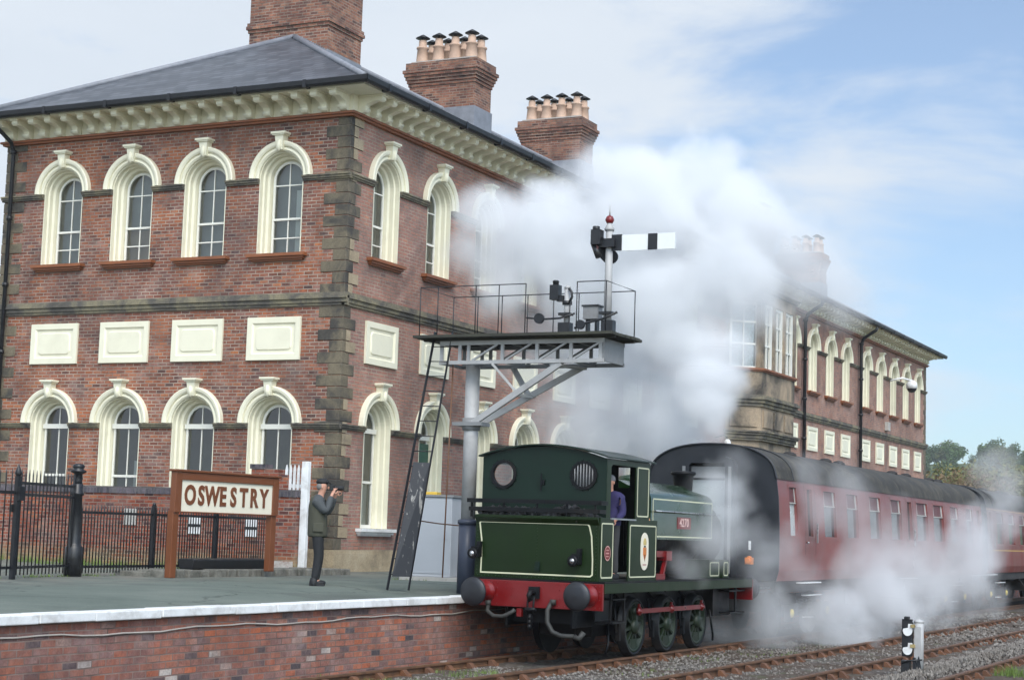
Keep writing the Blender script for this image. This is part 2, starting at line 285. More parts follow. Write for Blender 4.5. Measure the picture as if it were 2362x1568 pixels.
# ------------------------------------------------------------------ the station building
BL = 56.2; BX = -9.85
bld = thing('station_building', (0, 0, 0), 'long two storey red brick station building with slate roof and cream arched windows', 'station building')
XW = [-1.765-2.083*i for i in range(4)]
YW = [1.647+2.509*i for i in range(9)] + [33.15, 35.91, 38.42, 40.93] + [44.32+2.509*i for i in range(5)]
UZ = (6.98, 8.717); GZ = (.95, 3.195); OR, HR = .575, .818
def arc(r, zc, n=20, a0=180, a1=0, xc=0): return [(xc + r*math.cos(R(a0+(a1-a0)*i/n)), zc + r*math.sin(R(a0+(a1-a0)*i/n))) for i in range(n+1)]
def apath(r, zsp, zb, n=20): return [(-r, zb)] + arc(r, zsp, n) + [(r, zb)]
def wall_strip(mb, us, u0, u1, zb, zt, ops, P):
    """a wall face with arched openings; P(u, z) gives the point"""
    cur = u0
    for uc in sorted(us):
        mb.quad(P(cur, zb), P(uc-OR, zb), P(uc-OR, zt), P(cur, zt)); cur = uc+OR
        z0, zs = ops
        mb.quad(P(uc-OR, zb), P(uc+OR, zb), P(uc+OR, z0), P(uc-OR, z0))
        a = arc(OR, zs, 20, xc=uc)
        for p, q in zip(a, a[1:]): mb.quad(P(*p), P(*q), P(q[0], zt), P(p[0], zt))
    mb.quad(P(cur, zb), P(u1, zb), P(u1, zt), P(cur, zt))
w = MB()
Pe = lambda u, z: (u, 0, z); Pl = lambda u, z: (0, u, z)
wall_strip(w, XW, BX, 0, .0, 5.9, GZ, Pe); wall_strip(w, XW, BX, 0, 5.9, 10.15, UZ, Pe)
wall_strip(w, YW, 0, BL, .0, 5.9, GZ, Pl); wall_strip(w, YW, 0, BL, 5.9, 10.15, UZ, Pl)
w.quad((BX, 0, 0), (BX, BL, 0), (BX, BL, 10.15), (BX, 0, 10.15)); w.quad((BX, BL, 0), (0, BL, 0), (0, BL, 10.15), (BX, BL, 10.15))
w.build('wall', M['brick'], bld, fix=False)
rm = MB(); rm.quad((BX+.1, 1.5, 4.2), (-1.5, 1.5, 4.2), (-1.5, 1.5, 10.1), (BX+.1, 1.5, 10.1)); rm.quad((-1.5, 1.5, 4.2), (-1.5, BL-.2, 4.2), (-1.5, BL-.2, 10.1), (-1.5, 1.5, 10.1))
rm.quad((BX+.1, .45, 6.2), (-.45, .45, 6.2), (-.45, BL-.2, 6.2), (BX+.1, BL-.2, 6.2)); rm.quad((BX+.1, .45, 9.9), (-.45, .45, 9.9), (-.45, BL-.2, 9.9), (BX+.1, BL-.2, 9.9))
rm.quad((BX+.1, .4, 4.2), (BX+.1, 1.5, 4.2), (BX+.1, 1.5, 10.1), (BX+.1, .4, 10.1)); rm.quad((BX+.1, BL-.2, 4.2), (-.4, BL-.2, 4.2), (-.4, BL-.2, 10.1), (BX+.1, BL-.2, 10.1)); rm.build('upper_room', M['room'], bld, fix=False)
rd = MB(); rd.quad((BX+.1, 2.2, .1), (-2.2, 2.2, .1), (-2.2, 2.2, 4.4), (BX+.1, 2.2, 4.4)); rd.quad((-2.2, 2.2, .1), (-2.2, BL-.2, .1), (-2.2, BL-.2, 4.4), (-2.2, 2.2, 4.4))
rd.quad((BX+.1, .45, .5), (-.45, .45, .5), (-.45, BL-.2, .5), (BX+.1, BL-.2, .5)); rd.quad((BX+.1, .45, 4.3), (-.45, .45, 4.3), (-.45, BL-.2, 4.3), (BX+.1, BL-.2, 4.3))
rd.quad((BX+.1, .4, .1), (BX+.1, 2.2, .1), (BX+.1, 2.2, 4.4), (BX+.1, .4, 4.4)); rd.quad((BX+.1, BL-.2, .1), (-.4, BL-.2, .1), (-.4, BL-.2, 4.4), (BX+.1, BL-.2, 4.4)); rd.build('lower_room', M['room_dark'], bld, fix=False)
# window prototypes in local coordinates: x along the wall, -y outwards
def sweep(mb, prof, path, smooth=False):
    for (ra, ya), (rb, yb) in zip(prof, prof[1:]):
        pa, pb = path(ra), path(rb)
        for i in range(len(pa)-1): mb.add([(pa[i][0], ya, pa[i][1]), (pa[i+1][0], ya, pa[i+1][1]), (pb[i+1][0], yb, pb[i+1][1]), (pb[i][0], yb, pb[i][1])], [(0, 1, 2, 3)])
def make_window(kind):
    zb, zs = UZ if kind == 'u' else GZ
    mb = MB(); sweep(mb, [(OR+.012, -.012), (OR-.01, -.012), (OR-.01, .10), (OR-.045, .12), (OR-.05, .22), (OR-.10, .25), (OR-.115, .36), (OR-.15, .37)], lambda r: apath(r, zs, zb))
    root = mb.build('window', M['cream'], None)
    gr = OR-.15
    fr = MB(); y0, y1 = .32, .37
    fr.ring(apath(gr+.005, zs, zb+.0), apath(gr-.05, zs, zb+.07), y0, y1)
    def hb(z, t, d=0, hw=gr-.03): fr.box(-hw, hw, y0+.006-d, y1-.006, z-t/2, z+t/2)
    if kind == 'u':
        hb(zs-.12, .028); hb(7.82, .05, .02); hb(7.39, .028); hb(zb+.035, .07, .01); ztop = zs+gr-.03; fr.box(-.013, .013, y0+.010, y1-.010, zb+.05, ztop)
    else:
        hb(zs-.06, .11, .05, gr+.02); hb(1.98, .055, .02); hb(zb+.04, .08, .01); fr.box(-.014, .014, y0+.010, y1-.010, zb+.05, zs+gr-.03)
    fr.build('sash_frame', M['sash'], root)
    g = MB(); pts = apath(gr-.02, zs, zb+.03); g.add([(p[0], .348, p[1]) for p in pts], [tuple(reversed(range(len(pts))))]); g.build('glass_pane', M['glass'], root, fix=False)
    h = MB(); prof = [(OR+.014, .0), (OR+.014, -.055), (.625, -.085), (.66, -.075), (.695, -.06), (.70, -.10), (.735, -.125), (.79, -.135), (.818, -.12), (.818, .0)]
    sweep(h, prof, lambda r: arc(r, zs, 28))
    for sgn in (-1, 1): h.add([(sgn*r, y, zs) for r, y in prof], [tuple(range(len(prof)))])
    h.build('hood_mould', M['cream'], root)
    k = MB(); z0, z1 = zs+OR+.03, zs+.93
    k.add([(-.075, -.17, z0), (.075, -.17, z0), (.115, -.19, z1), (-.115, -.19, z1), (-.075, .0, z0), (.075, .0, z0), (.115, 0, z1), (-.115, 0, z1)], [(0,1,2,3), (0,4,5,1), (1,5,6,2), (2,6,7,3), (3,7,4,0)])
    k.box(-.16, .16, -.225, 0, z1, z1+.03); k.box(-.19, .19, -.25, 0, z1+.03, z1+.075); k.lathe((0, -.17, z0+.10), [(.0,-.14), (.05,-.1), (.065, 0), (.05,.1), (.0,.14)], 8)
    k.build('keystone', M['cream'], root)
    s_ = MB(); sw = .765
    s_.box(-sw, sw, -.17, .36, zb-.075, zb-.005); s_.box(-sw+.05, sw-.05, -.12, -.002, zb-.13, zb-.075); s_.box(-sw+.09, sw-.09, -.07, -.002, zb-.17, zb-.13)
    s_.build('sill', M['rust_brown'] if kind == 'u' else M['white'], root)
    return root
protoU, protoG = make_window('u'), make_window('g')
first = {}
def place_window(proto, x, y, rz):
    c = proto if proto.name not in first else copy_tree(proto)
    first[proto.name] = 1; c.parent = bld; c.location = (x, y, 0); c.rotation_euler.z = rz; return c
wins = []
jobs = [(p, x, 0, 0) for p in (0, 1) for x in XW] + [(p, 0, y, R(90)) for p in (0, 1) for y in YW]
src = {0: protoU, 1: protoG}
made = {0: [protoU], 1: [protoG]}
for p, x, y, rz in jobs:
    made.setdefault(('pos', p), []).append((x, y, rz))
for p in (0, 1):
    poss = made[('pos', p)]
    for _ in poss[1:]: made[p].append(copy_tree(src[p]))
    for o, (x, y, rz) in zip(made[p], poss): o.parent = bld; o.location = (x, y, 0); o.rotation_euler.z = rz
# curtains / blinds seen behind a few panes; grey sheets added to brighten upper panes
cu = MB(); cu.box(-1.765+.12, -1.765+.26, .46, .48, 7.0, 8.5); cu.box(-1.765+.30, -1.765+.34, .46, .48, 7.0, 8.6); cu.build('curtain', M['curtain'], bld)
M['pane_backing'] = paint('grey_pane_backing', (.34,.35,.33), .9, .12, 1.5, bmp=0); random.seed(12)
for x in XW: cu = MB(); z_ = random.uniform(6.9, 7.0); cu.box(x-.5, x+.5, .52, .53, z_, 9.25); cu.build('pane_backing', M['pane_backing'], bld)
for y in YW: cu = MB(); cu.box(-.53, -.52, y-.5, y+.5, 6.9, 9.25); cu.build('pane_backing', M['pane_backing'], bld)
cu = MB(); cu.box(-5.93-.5, -5.93+.5, .50, .51, 6.9, 7.8); cu.build('pane_backing', paint('beige_blind', (.40,.31,.23), .9), bld)
cu = MB(); cu.box(-5.93-.02, -5.93+.38, .62, .66, .9, 2.35); cu.build('curtain', M['curtain'], bld)
cu = MB(); cu.box(-.50, -.48, 1.25, 2.1, 1.0, 1.95); cu.build('curtain', M['curtain'], bld)
dr = MB(); dr.box(-.31, -.29, 4.156-.43, 4.156+.43, .5, 3.0); dr.box(-.29, -.275, 4.156-.35, 4.156+.35, 1.9, 2.85); dr.build('door', M['door_green'], bld)
# blank panels between the storeys
def make_panel():
    hw, z0, z1 = .705, 4.594, 5.552; p = MB()
    o = [(-hw, z0), (hw, z0), (hw, z1), (-hw, z1)]; i1 = [(-hw+.13, z0+.13), (hw-.13, z0+.13), (hw-.13, z1-.13), (-hw+.13, z1-.13)]; i2 = [(-hw+.165, z0+.165), (hw-.165, z0+.165), (hw-.165, z1-.165), (-hw+.165, z1-.165)]
    p.ring(o, i1, -.055, -.003); n = 4
    p.add([(a[0], -.055, a[1]) for a in i1]+[(a[0], -.018, a[1]) for a in i2], [(k, (k+1) % 4, (k+1) % 4+4, k+4) for k in range(4)]+[(4,5,6,7)])
    c = .10; x, a, b = hw-.225, z0+.215, z1-.215
    def rr(d):
        out = []
        for cx, cz, s0 in ((x-c, a+c, 270), (x-c, b-c, 0), (-x+c, b-c, 90), (-x+c, a+c, 180)):
            out += [(cx+(c-d)*math.cos(R(s0+30*k)), cz+(c-d)*math.sin(R(s0+30*k))) for k in range(4)]
        return out
    A, B = rr(0), rr(.025); m = len(A)
    p.add([(q[0], -.018, q[1]) for q in A]+[(q[0], -.044, q[1]) for q in B], [(k, (k+1) % m, (k+1) % m+m, k+m) for k in range(m)]+[tuple(range(m, 2*m))])
    return p.build('panel', M['cream'], None)
pan = make_panel(); plist = [(x, 0, 0) for x in XW]+[(0, y, R(90)) for y in YW]
for i, (x, y, rz) in enumerate(plist):
    o = pan if i == 0 else copy_tree(pan)
    o.parent = bld; o.location = (x, y, 0); o.rotation_euler.z = rz
# string courses, impost bands, plinth
def course(prof, name, mat, segs):
    """prof = list of (projection, z0, z1); segs = list of ('e'|'l', a, b)"""
    for side, a, b in segs:
        c = MB()
        for pj, z0, z1 in prof:
            if side == 'e': c.box(a, b, -pj, .02, z0, z1)
            else: c.box(-.02, pj, a, b, z0, z1)
        c.build(name, mat, bld)
course([(.05, 5.78, 5.84), (.085, 5.84, 5.93), (.13, 5.93, 5.99), (.10, 5.99, 6.06)], 'string_course', M['course'], [('e', BX-.1, .13), ('l', -.05, 25.2), ('l', 31.3, BL+.1)])
def gaps(us, a, b):
    out = []; cur = a
    for u in sorted(us): out.append((cur, u-OR-.015)); cur = u+OR+.015
    out.append((cur, b)); return out
for zs in (8.717, 3.195):
    sg = [('e', a, b) for a, b in gaps(XW, BX-.06, .075)]+[('l', a, b) for a, b in gaps(YW, -.03, BL)]
    course([(.05, zs-.125, zs-.085), (.085, zs-.085, zs-.035), (.115, zs-.035, zs-.004)], 'impost_band', M['course'], sg)
course([(.06, 0, .40), (.03, .40, .47)], 'plinth', M['plinth'], [('l', -.055, BL), ('e', BX-.05, -.021)])
# quoins at the three visible corners
def quoins(cx, cy, sx, sy, name, mat, zr, start=0):
    q = MB(); z = zr[0]; i = start
    while z < zr[1]-.1:
        h = .252; a, b = (.62, .30) if i % 2 == 0 else (.32, .52); pj = .018+random.uniform(-.004, .004)
        x0, x1 = sorted((cx+sx*pj, cx-sx*a)); y0, y1 = sorted((cy+sy*pj, cy-sy*b))
        g = .006; q.box(x0, x1, y0, y1, z+g, min(z+h-g, zr[1]))
        z += h; i += 1
    return q.build(name, mat, bld, bevel=.012)
quoins(0, 0, 1, -1, 'quoins', M['quoin'], (.47, 10.0))
quoins(BX, 0, -1, -1, 'quoins', M['quoin'], (.0, 10.0), 1)
quoins(0, BL, 1, 1, 'quoins', M['quoin'], (.47, 10.0), 1)
# buff facing of the same corner blocks on the long side, paler than the dark end
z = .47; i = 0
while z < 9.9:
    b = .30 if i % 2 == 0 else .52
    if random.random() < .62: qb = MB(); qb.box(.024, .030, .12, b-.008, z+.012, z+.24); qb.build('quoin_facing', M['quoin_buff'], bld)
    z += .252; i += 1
# eaves: brown moulding, frieze, brackets, soffit, gutter
def eave_ring(name, mat, pr, z0, z1, inner=0.0):
    e = MB(); x0, x1, y0, y1 = BX-pr, pr, -pr, BL+pr
    o = [(x0, y0), (x1, y0), (x1, y1), (x0, y1)]; q = .02-inner
    ii = [(BX+q, q), (-q, q), (-q, BL-q), (BX+q, BL-q)]
    v = [(*p, z0) for p in o]+[(*p, z0) for p in ii]+[(*p, z1) for p in o]+[(*p, z1) for p in ii]; f = []
    for i in range(4):
        j = (i+1) % 4; f += [(i, j, j+4, i+4), (8+i, 12+i, 12+j, 8+j), (i, 8+i, 8+j, j), (4+i, 4+j, 12+j, 12+i)]
    return e.add(v, f).build(name, mat, bld)
eave_ring('eaves_moulding', M['rust_brown'], .10, 9.98, 10.03); eave_ring('eaves_moulding', M['rust_brown'], .15, 10.03, 10.08)
eave_ring('frieze', M['cream'], .07, 10.08, 10.47); eave_ring('soffit', M['cream'], .74, 10.47, 10.52)
eave_ring('fascia', M['gutter'], .78, 10.52, 10.56)
gt = MB(); gp = [(.0, 10.62), (.02, 10.52), (.07, 10.475), (.13, 10.475), (.17, 10.52), (.185, 10.62), (.165, 10.62), (.03, 10.62)]
def gutter_run(side):
    for i in range(len(gp)-1):
        (a, za), (b, zb_) = gp[i], gp[i+1]
        if side == 'e': gt.quad((BX-.78-a, -.76-a, za), (.78+a, -.76-a, za), (.78+b, -.76-b, zb_), (BX-.78-b, -.76-b, zb_))
        else: gt.quad((.76+a, -.78-a, za), (.76+a, BL+.78, za), (.76+b, BL+.78, zb_), (.76+b, -.78-b, zb_))
gutter_run('e'); gutter_run('l')
for x in [i*1.83+BX for i in range(6)]: gt.box(x, x+.08, -.95, -.75, 10.465, 10.63)
for y in [i*1.83 for i in range(31)]: gt.box(.75, .95, y, y+.08, 10.465, 10.63)
gt.build('gutter', M['gutter'], bld, fix=False)
br = MB()   # scrolled bracket, local: x width, -y outwards
prof = [(0, 10.085), (-.09, 10.085), (-.16, 10.11), (-.19, 10.17), (-.17, 10.23), (-.20, 10.27), (-.30, 10.30), (-.42, 10.335), (-.55, 10.32), (-.60, 10.36), (-.60, 10.43), (0, 10.43)]
prof = [(a, b) for a, b in prof]
br.prism(prof, -.085, .085, 'x'); br.box(-.115, .115, -.64, 0, 10.43, 10.468); br.lathe((-.09, -.15, 10.17), [(.05, -.02), (.05, .20)], 10, 'x')
brk = br.build('bracket', M['cream'], None)
bp = [(x*.5-9.6, 0, 0) for x in range(20)] + [(0, .25+.5*y, R(90)) for y in range(112)]
rest = MB()
for i, (x, y, rz) in enumerate(bp):
    if i < 99:
        o = brk if i == 0 else copy_tree(brk)
        o.parent = bld; o.location = (x, y-.07 if rz == 0 else y, 0); o.rotation_euler.z = rz
        if rz: o.location.x = .07
    else:
        t2 = MB(); t2.v = list(br.v); t2.f = list(br.f); t2.sm = list(br.sm); t2.xf(Matrix.Translation((.07, y, 0)) @ Matrix.Rotation(rz, 4, 'Z')); rest.add(t2.v, t2.f)
ro_ = rest.build('bracket_row', M['cream'], bld); ro_['kind'] = 'stuff'
# roof
xa, xb, ya, yb, ze, zr = BX-.80, .80, -.80, BL+.80, 10.60, 13.62; xm = (xa+xb)/2; hh = (xb-xa)/2
rf = MB(); A = (xm, ya+hh, zr); B = (xm, yb-hh, zr)
rf.quad((xa, ya, ze), (xb, ya, ze), A); rf.quad((xb, ya, ze), (xb, yb, ze), B, A); rf.quad((xb, yb, ze), (xa, yb, ze), B); rf.quad((xa, yb, ze), (xa, ya, ze), A, B)
rf.quad((xa, ya, ze-.03), (xa, yb, ze-.03), (xb, yb, ze-.03), (xb, ya, ze-.03))
roof = rf.build('roof', M['slate'], bld)
ht = MB()
for a, b in (((xa, ya, ze), A), ((xb, ya, ze), A), ((xb, yb, ze), B), (A, B)):
    ht.tube([Vector(a)+Vector((0, 0, .02)), Vector(b)+Vector((0, 0, .02))], .075, 8)
ht.build('ridge_tiles', M['lead'], roof)
# chimneys
def chimney(x0, x1, y0, y1, zt, pots, zcap=True, zbase=11.5, band=None):
    c = MB(); c.box(x0, x1, y0, y1, zbase, zt-(.75 if zcap else 0))
    if zcap:
        for k in range(5): e = .03+.035*k; c.box(x0-e, x1+e, y0-e, y1+e, zt-.75+.10*k, zt-.65+.10*k)
        c.box(x0-.10, x1+.10, y0-.10, y1+.10, zt-.25, zt-.02)
    if band:
        for k, e in enumerate((.03, .07, .05)): c.box(x0-e, x1+e, y0-e, y1+e, band+.09*k, band+.09*k+.09)
    ch = c.build('chimney', M['brick_chimney'], bld)
    f = MB(); f.box(x0-.04, x1+.04, y0-.04, y1+.04, 12.2, 13.5 if band else 13.66); f.build('lead_flashing', M['lead'], ch) if not band else None
    if zcap: f = MB(); f.box(x0+.02, x1-.02, y0+.02, y1-.02, zt-.02, zt+.05); f.build('chimney_cap', M['cement'], ch)
    if pots:
        nx, ny = pots
        for i in range(nx):
            for j in range(ny):
                p = MB(); px = x0+.27+(x1-x0-.54)*i/(nx-1); py = y0+.25+(y1-y0-.5)*j/max(ny-1, 1)
                p.lathe((px, py, zt+.05), [(.21, 0), (.19, .04), (.16, .42), (.19, .44), (.19, .49), (.125, .51), (.12, .70), (.10, .72)], 14)
                po = p.build('chimney_pot', M['pot'], ch)
                q = MB(); q.lathe((px, py, zt+.05), [(.05, .70), (.05, .76), (.23, .78), (.03, .90), (.0, .91)], 12); q.build('pot_cowl', M['black'], ch)
    return ch
chimney(-6.60, -4.13, 5.27, 6.95, 17.6, (4, 2), True, 11.5, 13.98)
for y in (13.05, 20.9, 41.6, 50.2): chimney(-6.1, -3.85, y, y+1.1, 15.15, (4, 2))
# stepped flashing of the near chimney
f = MB()
for k in range(12):
    x = -4.95+.07+k*.07
    f.box(x-.075, x+.0, 5.235, 5.262, 13.62-(k+1)*.037-.02, 13.62-k*.037+.10)
for k in range(12):
    x = -4.95-.07-k*.11
    f.box(x, x+.11, 5.235, 5.262, 13.62-(k+1)*.058-.02, 13.62-k*.058+.10)
f.box(-4.118, -4.10, 5.25, 6.95, 13.05, 13.32)
f.build('lead_flashing', M['lead'], bld)
# rainwater pipes
def pipe(pts, name='rainwater_pipe', r=.05):
    p = MB(); p.tube(pts, r, 10)
    a, b = Vector(pts[-2]), Vector(pts[-1]); n = int((a-b).length/1.5)
    for k in range(n+1):
        q = a.lerp(b, k/max(n, 1)); p.lathe((q.x, q.y, q.z-.05), [(r*1.5, 0), (r*1.5, .1)], 10)
    p.build(name, M['gutter'], bld)
pipe([(-9.55, -.86, 10.47), (-9.55, -.80, 10.30), (-9.55, -.25, 10.02), (-9.55, -.15, 9.8), (-9.55, -.12, 0)])
for y in (34.36, 42.95): pipe([(.86, y, 10.45), (.80, y, 10.3), (.25, y, 9.95), (.15, y, 9.7), (.15, y, .3)], r=.07)
# stone oriel bay on the long side
oy0, oy1, oX = 25.3, 31.2, 1.0; cy0, cy1 = 26.3, 30.2
def bayring(e, z0, z1, mb):
    pl = [(-.02, oy0-e*.8), (oX+e, cy0-e*.4), (oX+e, cy1+e*.4), (-.02, oy1+e*.8)]; mb.prism(pl, z0, z1, 'z')
bay = MB()
bayring(0, 6.02, 6.85, bay); bayring(-.02, 4.74, 5.62, bay); bayring(-.10, 3.3, 4.42, bay); bayring(.0, 9.3, 9.7, bay)
def P2(t, seg):     # points along the bay face: seg 0 left cant, 1 front, 2 right cant
    a, b = [((0, oy0), (oX, cy0)), ((oX, cy0), (oX, cy1)), ((oX, cy1), (0, oy1))][seg]; return (a[0]+(b[0]-a[0])*t, a[1]+(b[1]-a[1])*t)
for seg, ts in ((0, (0.04, .96)), (1, (.02, .345, .655, .98)), (2, (.04, .96))):
    for t_ in ts:
        x, y = P2(t_, seg); bay.box(x-.14, x+.02, y-.12, y+.12, 6.95, 9.35)
bo = bay.build('stone_bay', M['bay_stone'], bld)
bb_ = MB(); bayring(.16, 4.62, 4.70, bb_); bayring(.22, 4.70, 4.76, bb_); bayring(.08, 4.50, 4.62, bb_); bayring(.03, 4.42, 4.50, bb_); bb_.build('bay_cornice', M['course'], bo); bb_ = MB()
bayring(.05, 5.62, 5.74, bb_); bayring(.12, 5.74, 5.86, bb_); bayring(.20, 5.86, 5.96, bb_); bayring(.12, 5.96, 6.02, bb_); bb_.build('bay_cornice', M['course'], bo); bb_ = MB()
bayring(.1, 9.7, 9.8, bb_); bayring(.22, 9.8, 9.95, bb_); bb_.build('bay_cornice', M['course'], bo)
s_ = MB(); bayring(.06, 6.85, 6.90, s_); bayring(.12, 6.90, 6.97, s_); s_.build('bay_sill', M['rust_brown'], bo)
# raised panels and sashes of the bay
pm = MB(); fm = MB(); gm = MB()
def onbay(seg, t0, t1, z0, z1, d0, d1, mb):
    a, b = Vector(P2(t0, seg)), Vector(P2(t1, seg)); dr_ = (b-a).normalized(); nn = Vector((dr_.y, -dr_.x))
    if nn.x < 0 and abs(nn.x) > .1: nn = -nn
    v = [];
    for z in (z0, z1):
        for d, p in ((d0, a), (d0, b), (d1, b), (d1, a)): q = p+nn*d; v.append((q.x, q.y, z))
    mb.add(v, [(0,3,2,1),(4,5,6,7),(0,1,5,4),(1,2,6,5),(2,3,7,6),(3,0,4,7)])
for seg, spans in ((0, [(.12, .88)]), (1, [(.05, .31), (.37, .63), (.69, .95)]), (2, [(.12, .88)])):
    for a, b in spans:
        onbay(seg, a, b, 4.90, 5.50, -.03, .03, pm); 
        onbay(seg, a, a+.05, 6.97, 9.3, -.16, -.04, fm); onbay(seg, b-.05, b, 6.97, 9.3, -.16, -.04, fm); onbay(seg, a+.05, b-.05, 9.2, 9.3, -.15, -.05, fm)
        for z in (7.0, 7.82, 8.6): onbay(seg, a+.05, b-.05, z-.03, z+.03, -.15, -.06, fm)
        mid = (a+b)/2; onbay(seg, mid-.012, mid+.012, 6.97, 9.2, -.14, -.065, fm)
        onbay(seg, a+.04, b-.04, 6.97, 9.25, -.12, -.115, gm)
pm.build('bay_panel', M['bay_stone'], bo); fm.build('bay_sash', M['sash'], bo); gm.build('bay_glass', M['glass'], bo)

# ------------------------------------------------------------------ ground, platform, hills
m, nt, bs = newmat('ballast'); t = N(nt, 'ShaderNodeTexCoord'); vo = N(nt, 'ShaderNodeTexVoronoi'); vo.inputs['Scale'].default_value = 20; L(nt, t.outputs['Object'], vo.inputs['Vector'])
rp = ramp(nt, [(0, (.03,.026,.022)), (.4, (.075,.065,.055)), (.75, (.14,.125,.11)), (1, (.28,.27,.25))]); L(nt, vo.outputs['Color'], rp.inputs[0])
n = noise(nt, .8, 8, .65, t.outputs['Object'], .6); c = mixc(nt, mapr(nt, n.outputs[0], .36, .56, 0, .9), rp.outputs[0], (.060,.038,.025)); c2 = mixc(nt, mapr(nt, noise(nt, 1.9, 6, .6, t.outputs['Object']).outputs[0], .55, .7, 0, .6), c, (.06,.075,.03))
L(nt, c2, bs.inputs['Base Color']); bs.inputs['Roughness'].default_value = .95; bump(nt, bs, vo.outputs['Distance'], -.9, .04); M['ballast'] = m
m, nt, bs = newmat('platform_tarmac'); t = N(nt, 'ShaderNodeTexCoord'); n = noise(nt, .5, 9, .7, t.outputs['Object'], .5)
rp = ramp(nt, [(.3, (.085,.108,.09)), (.5, (.115,.14,.118)), (.7, (.15,.17,.145))]); L(nt, n.outputs[0], rp.inputs[0]); n2 = noise(nt, 60, 3, .7, t.outputs['Object'])
c = mixc(nt, 1.0, rp.outputs[0], mapr(nt, n2.outputs[0], .3, .7, .75, 1.25), 'MULTIPLY')
sp = N(nt, 'ShaderNodeSeparateXYZ'); L(nt, t.outputs['Object'], sp.inputs[0]); dirt = mapr(nt, sp.outputs[0], 3.3, .9, 0, 1); dn = N(nt, 'ShaderNodeMath', operation='MULTIPLY'); L(nt, dirt, dn.inputs[0]); L(nt, mapr(nt, noise(nt, 1.5, 6, .6, t.outputs['Object']).outputs[0], .4, .65, .1, .9), dn.inputs[1])
c = mixc(nt, dn.outputs[0], c, (.19,.165,.135))
dv_ = noise(nt, .9, 4, .6, t.outputs['Object']); av = N(nt, 'ShaderNodeVectorMath', operation='ADD'); L(nt, t.outputs['Object'], av.inputs[0]); L(nt, dv_.outputs['Color'], av.inputs[1])
vr = N(nt, 'ShaderNodeTexVoronoi', feature='DISTANCE_TO_EDGE'); vr.inputs['Scale'].default_value = .33; L(nt, av.outputs[0], vr.inputs['Vector']); c = mixc(nt, mapr(nt, vr.outputs['Distance'], .0, .012, .75, 0), c, (.03,.035,.03))
st2 = noise(nt, .23, 5, .7, t.outputs['Object'], 1.0); c = mixc(nt, mapr(nt, st2.outputs[0], .50, .58, 0, .6), c, (.075,.085,.075)); L(nt, c, bs.inputs['Base Color']); bs.inputs['Roughness'].default_value = .9; bump(nt, bs, n2.outputs[0], .5, .01); M['tarmac'] = m
m, nt, bs = newmat('field'); t = N(nt, 'ShaderNodeTexCoord'); n = noise(nt, .02, 8, .65, t.outputs['Object'], .6); rp = ramp(nt, [(.3, (.035,.05,.02)), (.55, (.09,.12,.035)), (.75, (.16,.15,.06))]); L(nt, n.outputs[0], rp.inputs[0]); L(nt, rp.outputs[0], bs.inputs['Base Color']); bs.inputs['Roughness'].default_value = .95; M['field'] = m

gd = MB(); gd.quad((-470, -58, -1.13), (410, -58, -1.13), (410, 950, -1.13), (-470, 950, -1.13)); tag(gd.build('ground', M['field'], fix=False), 'rough green and brown ground beyond the railway', 'ground', kind='structure')
# ballast bed with small relief
bb2 = MB(); x0, x1, y0, y1, st = 7.0, 24.0, -16.0, 26.0, .12; nx, ny = int((x1-x0)/st), int((y1-y0)/st)
from mathutils import noise as mn
vs = []
for j in range(ny+1):
    for i in range(nx+1):
        x, y = x0+i*st, y0+j*st; h = mn.noise((x*1.3, y*1.3, 0))*.035 + mn.noise((x*5, y*5, 3))*.02 + random.uniform(-.012, .012)
        vs.append((x, y, -1.07+h))
bb2.add(vs, [(j*(nx+1)+i, j*(nx+1)+i+1, (j+1)*(nx+1)+i+1, (j+1)*(nx+1)+i) for j in range(ny) for i in range(nx)])
tag(bb2.build('ballast', M['ballast'], fix=False), 'grey stone ballast between and beside the tracks', 'ballast', kind='structure')
fb = MB(); fb.quad((7.0, 26, -1.08), (60, 26, -1.08), (60, 300, -1.08), (7.0, 300, -1.08)); fb.quad((24, -60, -1.082), (60, -60, -1.082), (60, 26, -1.082), (24, 26, -1.082)); fb.quad((7.0, -60, -1.082), (24, -60, -1.082), (24, -16, -1.082), (7.0, -16, -1.082))
tag(fb.build('ballast', M['ballast'], fix=False), 'flat ballast further along the line', 'ballast', kind='structure')
pf = MB(); EX = 6.86
pf.quad((-40, -60, -.02), (5.0, -60, 0), (5.0, 90, 0), (-40, 90, -.02)); pf.quad((5.0, -60, 0), (EX, -60, -.055), (EX, 90, -.055), (5.0, 90, 0))
tag(pf.build('platform', M['tarmac'], fix=False), 'greenish grey tarmac platform surface in front of the station', 'platform', kind='structure')
cp = MB(); y = -60; random.seed(3)
while y < 60:
    l = random.choice((.92, 1.2, 1.25, 1.5)); j = random.uniform(-.006, .006); cp.box(EX, 7.15+j, y+.006, y+l-.006, -.155+j, -.052+j*.6); y += l
tag(cp.build('platform_edge', M['white'], bevel=.012), 'white painted coping stones along the platform edge', 'platform edge', kind='structure')
pw = MB(); pw.box(6.7, 7.06, -60, 60, -1.15, -.155); tag(pw.build('platform_wall', M['brick_platform']), 'patched brick wall under the white platform edge', 'retaining wall', kind='structure')
wc = MB(); pts = []
for i in range(60): yy = -20+i*.35; pts.append((7.075, yy, -.305+.018*math.sin(yy*1.7)+.01*math.sin(yy*5.1)))
wc.tube(pts, .011, 6); tag(wc.build('cable', paint('grey_cable', (.42,.38,.34), .7)), 'thin pale cable strung along the platform wall', 'cable')

